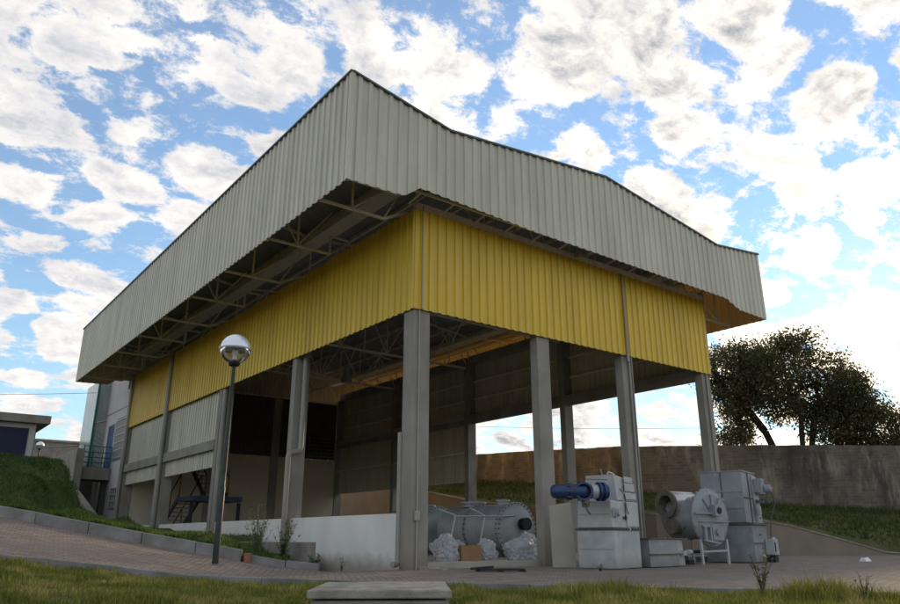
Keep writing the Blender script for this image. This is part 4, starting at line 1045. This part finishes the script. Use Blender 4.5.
# fittings on the rear tank
# white tube frame
F5 = empty('tube_frame', (3.4,2.3,.14), 'thin pale metal tube frame standing among the plastic sacks', 'frame', rz=R(0))
b = MB()
for x, y in ((-.55,0),(.45,0)): b.tube([(x-.25,y,0),(x+.05,y,1.08)], .02, 6)
b.tube([(-.55,0,1.05),(1.55,-.05,1.10)], .02, 6); b.tube([(.5,0,1.08),(.2,.25,1.28)], .02, 6); b.tube([(-.5,0,1.08),(-.8,.3,1.22)], .02, 6)
b.build('tube', M['mlight'], F5)
b = MB(); b.tube([(.28,-.05,.42),(.5,-.1,.12)], .022, 6); b.tube([(.42,-.05,.5),(.75,-.1,.12)], .022, 6); b.build('brace', M['mlight'], F5)
# plastic sacks
def sack(name, c, s, seed, label, flat=.8):
    import bmesh
    bm = bmesh.new(); bmesh.ops.create_icosphere(bm, subdivisions=5, radius=1)
    for v in bm.verts:
        p = v.co.normalized(); k = 1+.25*noise.noise(p*1.6+Vector((seed,0,0)))-.30*abs(noise.noise(p*3.2+Vector((0,seed,0))))-.16*abs(noise.noise(p*7+Vector((seed,seed,0))))
        v.co = Vector((p.x*k*s[0], p.y*k*s[1], max(-.55, p.z*k)*s[2]*flat))
    me = bpy.data.meshes.new(name); bm.to_mesh(me); bm.free(); me.materials.append(M['film'])
    o = bpy.data.objects.new(name, me); col.objects.link(o); o.location = (c[0], c[1], .14+.5*s[2]*flat)
    me.polygons.foreach_set('use_smooth', [True]*len(me.polygons)); tag(o, label, 'plastic sack', 'plastic sacks in front of the tanks')
sack('plastic_sack', (1.72,1.2), (.40,.3,.52), 3, 'round crumpled clear plastic sack left of the cardboard box')
sack('plastic_sack', (2.55,1.9), (.40,.3,.40), 8, 'low plastic sack behind the cardboard box')
sack('plastic_sack', (3.02,1.25), (.36,.28,.42), 12, 'bluish plastic sack just right of the cardboard box')
sack('plastic_sack', (3.95,1.0), (.52,.34,.46), 17, 'wide heap of crumpled plastic film below the black valve')
sack('plastic_sack', (4.55,1.35), (.42,.3,.55), 21, 'taller crumpled plastic sack next to the second front column')
sack('plastic_sack', (4.95,-.35), (.2,.3,.7), 25, 'grey plastic film tucked behind the leaning board') if 0 else None
b = MB(); b.box((-.28,-.18,0),(.28,.18,.34)); b.box((-.27,-.19,.341),(.0,.17,.347)); b.box((.01,-.17,.341),(.29,.18,.349)); o = b.build('cardboard_box', M['card'], loc=(2.36,1.15,.142), bevel=.004); o.rotation_euler = (0,0,R(-8)); tag(o, 'brown cardboard box among the plastic sacks', 'box')
b = MB(); b.lathe((0,0,0),(0,0,1),[(0,.24),(.02,.27),(.26,.27),(.27,.28),(.29,.27),(.55,.27),(.57,.28),(.59,.26),(.6,.26)],28); o = b.build('drum', M['blue'], loc=(1.35,1.9,.142), smooth=30); tag(o, 'blue drum beside the corner column behind the sacks', 'drum')
# litter on the forecourt
GR = MB()
for k in range(7): GR.bar((-.45,-.2+.065*k,.05),(.45,-.2+.065*k,.05), .03, .03)
for x in (-.45,0,.45): GR.bar((x,-.22,.02),(x,.22,.02), .04, .03)
GR.bar((-.6,-.1,.07),(-.1,.25,.09),.04)
px = G(1.0,15.2); o = GR.build('scrap_grating', M['blackmetal'], loc=(px[0],px[1],.012)); o.rotation_euler = (0,0,R(-30)); tag(o, 'dark flat scrap grating lying on the paving before the hall', 'grating')
for (r, d, lab) in ((-.55,15.9,'pale concrete offcut at the slab edge near the corner column'),(-.12,15.9,'pale concrete offcut right of its twin at the slab edge')):
    x, y = G(r, d); b = MB(); b.hexa([(-.11,-.06,0),(.1,-.07,0),(.11,.06,0),(-.09,.07,0),(-.1,-.05,.09),(.09,-.06,.08),(.1,.05,.085),(-.08,.06,.1)]); o = b.build('concrete_offcut', M['lidc'], loc=(x,y,.005), bevel=.01); o.rotation_euler = (0,0,R(35)); tag(o, lab, 'rubble', 'offcuts at the slab edge')
x, y = G(12.2,22.5); b = MB(); b.hexa([(-.16,-.1,0),(.15,-.12,0),(.17,.1,0),(-.12,.12,0),(-.1,-.06,.1),(.09,-.05,.12),(.08,.05,.09),(-.08,.06,.11)]); o = b.build('paper_litter', M['paper'], loc=(x,y,.005)); tag(o, 'white crumpled litter on the paving at the right', 'litter')
# conc. chamber in the lawn
CH = empty('inspection_chamber', (*G(-.63,7.35),0), 'square concrete inspection chamber with slab lid in the lawn', 'manhole', rz=R(-37.55)+R(2))
b = MB(); b.box((-.60,-.58,-.5),(.60,.58,.135)); b.build('chamber', M['concrete2'], CH, bevel=.02)
b = MB(); b.hexa([(-.63,-.62,.15),(.63,-.62,.15),(.61,.60,.15),(-.61,.60,.15),(-.63,-.61,.222),(.62,-.62,.222),(.60,.60,.225),(-.61,.59,.225)]); b.build('lid', M['lidc'], CH, bevel=.012)

# ------------------------------------------------------------------ weeds
def weed(name, r, d, z, h, ns, seed, label, leaf=.03, spread=.22, leaves=14, m='weed'):
    rr = random.Random(seed); x, y = G(r, d); T = empty(name, (x,y,z), label, 'plant')
    b = MB(); lf = MB()
    for s in range(ns):
        a = rr.uniform(0, 6.28); sp = rr.uniform(.2,1)*spread; hh = h*rr.uniform(.55,1)
        P = [Vector((0,0,0)), Vector((math.cos(a)*sp*.3, math.sin(a)*sp*.3, hh*.45)), Vector((math.cos(a)*sp, math.sin(a)*sp, hh))]
        b.tube(P, [.006,.005,.002], 4)
        for k in range(leaves):
            t = rr.uniform(.25,1); p = P[0].lerp(P[1], t*2) if t < .5 else P[1].lerp(P[2], t*2-1)
            e = rr.uniform(0,6.28); u = Vector((math.cos(e), math.sin(e), rr.uniform(.0,.8))).normalized(); w = u.cross(Vector((0,0,1))).normalized()
            l = leaf*rr.uniform(.6,1.4)
            lf.add([p, p+u*l*.6+w*l*.3, p+u*l*1.5, p+u*l*.6-w*l*.3], [(0,1,2,3)])
    b.build('stem', M[m], T); lf.build('leaves', M[m], T)
weed('weed', -3.95,15.6,.15, 1.25, 26, 1, 'tall wispy weed growing just right of the lamp pole', .045, .38, 26)
weed('weed', -3.45,15.75,.15, 1.0, 20, 2, 'thin leafy weed next to the low concrete wall', .045, .36, 26)
weed('weed', -4.95,15.5,.28, .62, 9, 3, 'short weed just left of the lamp pole', .05, .25, 20)
weed('weed', -5.6,15.4,.42, .3, 9, 4, 'small low weed on the grass verge above the kerb', .05, .25, 16)
weed('weed', -2.75,15.5,.02, .32, 14, 5, 'grassy tuft at the end of the low kerb', .05, .25, 14, 'blade_dark')
weed('weed', 3.55,8.8,.02, .52, 10, 6, 'spindly shrub rising from the lawn in front of the tall casing', .035, .17, 22)
weed('weed', -2.15,15.2,.0, .35, 5, 7, 'sparse sprig sprouting from the paving by the white parapet', .03, .14, 12)
weed('weed', 4.55,8.5,-.02, .36, 7, 8, 'single stalked sprig in the tall grass at the right', .03, .1, 10)
weed('weed', 3.0,15.3,.0, .16, 8, 9, 'tiny green tuft at the foot of the furnace housing', .03, .1, 10, 'blade_dark')

# ------------------------------------------------------------------ overhead cable, far left
def cable(p, q, sag, r, label):
    P = [Vector(p).lerp(Vector(q), t/20)-Vector((0,0,sag*4*(t/20)*(1-t/20))) for t in range(21)]
    b = MB(); b.tube(P, r, 5); tag(b.build('overhead_cable', M['blackmetal']), label, 'cable')
cable((-12.2,46,9.4), (-.7,29.6,8.2), .12, .012, 'thin overhead cable running to the glazed bay at the left')
cable((*G(-2,62),9.9), (*G(40,56),9.6), .6, .016, 'thin overhead cable seen between the hall columns')

# ================================================================== SKY and SUN
w = bpy.data.worlds.new('World'); sc.world = w; w.use_nodes = True
nt = w.node_tree; N = nt.nodes.new; L = nt.links.new
for n in list(nt.nodes): nt.nodes.remove(n)
SUN_AZ = R(20.5); SUN_EL = R(12.5)
sd = Vector((math.cos(SUN_EL)*math.cos(SUN_AZ), math.cos(SUN_EL)*math.sin(SUN_AZ), math.sin(SUN_EL)))
out = N('ShaderNodeOutputWorld'); bg = N('ShaderNodeBackground'); bg2 = N('ShaderNodeBackground'); mix = N('ShaderNodeMixShader')
sky = N('ShaderNodeTexSky'); sky.sky_type = 'NISHITA'; sky.sun_disc = False; sky.sun_elevation = SUN_EL
sky.sun_rotation = R(90)-SUN_AZ; sky.air_density = 1.25; sky.dust_density = .0; sky.ozone_density = 4.0
bg.inputs[1].default_value = .085; L(sky.outputs[0], bg.inputs[0])
tc = N('ShaderNodeTexCoord'); sep = N('ShaderNodeSeparateXYZ'); L(tc.outputs['Generated'], sep.inputs[0])
def math_(op, a, b_=None, v=None):
    m = N('ShaderNodeMath'); m.operation = op
    for i, q in enumerate((a, b_)):
        if q is None: continue
        if isinstance(q, (int,float)): m.inputs[i].default_value = q
        else: L(q, m.inputs[i])
    return m.outputs[0]
zz = math_('ADD', math_('MAXIMUM', sep.outputs[2], 0.0), .34)
cmb = N('ShaderNodeCombineXYZ'); L(math_('DIVIDE', sep.outputs[0], zz), cmb.inputs[0]); L(math_('DIVIDE', sep.outputs[1], zz), cmb.inputs[1])
mp = N('ShaderNodeMapping'); mp.inputs['Rotation'].default_value = (0,0,R(20)); mp.inputs['Scale'].default_value = (1.9,2.3,1); mp.inputs['Location'].default_value = (1.7,.6,0)
L(cmb.outputs[0], mp.inputs[0])
def noise_(s, det, rough, src=None, dist=0):
    n = N('ShaderNodeTexNoise'); n.inputs['Scale'].default_value = s; n.inputs['Detail'].default_value = det; n.inputs['Roughness'].default_value = rough; n.inputs['Distortion'].default_value = dist
    L(src or mp.outputs[0], n.inputs['Vector']); return n.outputs[0]
def rng_(x, a, b_, c=0, d=1, smooth=False):
    m = N('ShaderNodeMapRange'); 
    if smooth: m.interpolation_type = 'SMOOTHSTEP'
    L(x, m.inputs[0])
    for i, q in enumerate((a,b_,c,d)): m.inputs[i+1].default_value = q
    return m.outputs[0]
# warp
wn = N('ShaderNodeTexNoise'); wn.inputs['Scale'].default_value = 2.6; wn.inputs['Detail'].default_value = 6; L(mp.outputs[0], wn.inputs['Vector'])
ws = N('ShaderNodeVectorMath'); ws.operation = 'SCALE'; ws.inputs[3].default_value = .30; L(wn.outputs['Color'], ws.inputs[0])
wa = N('ShaderNodeVectorMath'); L(mp.outputs[0], wa.inputs[0]); L(ws.outputs[0], wa.inputs[1])
vo = N('ShaderNodeTexVoronoi'); vo.feature = 'SMOOTH_F1'; vo.inputs['Scale'].default_value = 4.4; vo.inputs['Smoothness'].default_value = .45; L(wa.outputs[0], vo.inputs['Vector'])
big = noise_(1.9, 4, .5); fine = noise_(11.0, 12, .72, None, .3); mid = noise_(4.6, 10, .62)
dotn = N('ShaderNodeVectorMath'); dotn.operation = 'DOT_PRODUCT'; dotn.inputs[1].default_value = sd; L(tc.outputs['Generated'], dotn.inputs[0])
nrm = dotn.outputs['Value']
near = rng_(nrm, .60, .99, 0, 1, True); glow = math_('MULTIPLY', rng_(nrm, .94, 1.0, 0, 1, True), rng_(nrm, .94, 1.0, 0, 1))
puff = rng_(vo.outputs['Distance'], .05, .58, 1, 0)
dens = math_('ADD', math_('MULTIPLY', puff, .36), math_('MULTIPLY', fine, .46))
dens = math_('ADD', dens, math_('MULTIPLY', big, .26)); dens = math_('ADD', dens, math_('MULTIPLY', mid, .40))
dens = math_('ADD', dens, math_('MULTIPLY', near, .02))
mask = rng_(dens, .555, .655, .12, 1, True)
thick = rng_(dens, .64, .88, 0, 1, True)
hz = rng_(sep.outputs[2], .0, .22, 1, 0, True)
mask2 = math_('MAXIMUM', mask, math_('MULTIPLY', hz, .4)); mask2 = math_('MAXIMUM', mask2, math_('MULTIPLY', glow, .25))
# same puff field looked up a little further from the sun: its difference gives lit edges and grey bellies
of = N('ShaderNodeVectorMath'); of.inputs[1].default_value = (-.05,-.03,0); L(wa.outputs[0], of.inputs[0])
m2 = noise_(4.2, 6, .55, of.outputs[0]); m1 = noise_(4.2, 6, .55, wa.outputs[0])
rel = rng_(math_('SUBTRACT', m1, m2), -.14, .14, 0, 1)
shade = noise_(3.4, 9, .62, wa.outputs[0])
body = math_('ADD', math_('MULTIPLY', rng_(shade, .36, .66, 0, 1), .62), math_('ADD', math_('MULTIPLY', rel, .42), math_('MULTIPLY', rng_(fine, .35, .65, -.16, .16), 1.0)))
body = math_('MULTIPLY', math_('ADD', body, -.02), rng_(thick, 0, 1, .6, 1))
c1 = N('ShaderNodeMix'); c1.data_type = 'RGBA'; c1.inputs[6].default_value = (.60,.57,.535,1); c1.inputs[7].default_value = (.24,.26,.31,1); L(body, c1.inputs[0])
c2 = N('ShaderNodeMix'); c2.data_type = 'RGBA'; c2.inputs[6].default_value = (.60,.565,.52,1); c2.inputs[7].default_value = (.21,.22,.24,1); L(rng_(body, .25, .80, 0, 1), c2.inputs[0])
c3 = N('ShaderNodeMix'); c3.data_type = 'RGBA'; L(near, c3.inputs[0]); L(c1.outputs[2], c3.inputs[6]); L(c2.outputs[2], c3.inputs[7])
c4 = N('ShaderNodeMix'); c4.data_type = 'RGBA'; L(glow, c4.inputs[0]); L(c3.outputs[2], c4.inputs[6]); c4.inputs[7].default_value = (.95,.84,.68,1)
L(c4.outputs[2], bg2.inputs[0]); bg2.inputs[1].default_value = .69
L(mask2, mix.inputs[0]); L(bg.outputs[0], mix.inputs[1]); L(bg2.outputs[0], mix.inputs[2]); L(mix.outputs[0], out.inputs[0])

sl = bpy.data.lights.new('sun', 'SUN'); sl.energy = 1.5; sl.angle = R(10); sl.color = (1.0,.72,.42)
so = bpy.data.objects.new('sun', sl); col.objects.link(so); so.rotation_euler = (-sd).to_track_quat('-Z','Y').to_euler()

# ================================================================== CAMERA
cd = bpy.data.cameras.new('camera'); cd.lens = 28.84; cd.sensor_width = 36; cd.clip_end = 3000; cd.clip_start = .05
co = bpy.data.objects.new('camera', cd); col.objects.link(co); co.location = CAM
co.rotation_euler = (R(90+18.13), 0, R(52.45-90)); sc.camera = co
sc.view_settings.view_transform = 'Standard'; sc.view_settings.look = 'None'; sc.view_settings.exposure = 1.5; sc.view_settings.gamma = 1
sc.view_settings.use_curve_mapping = False
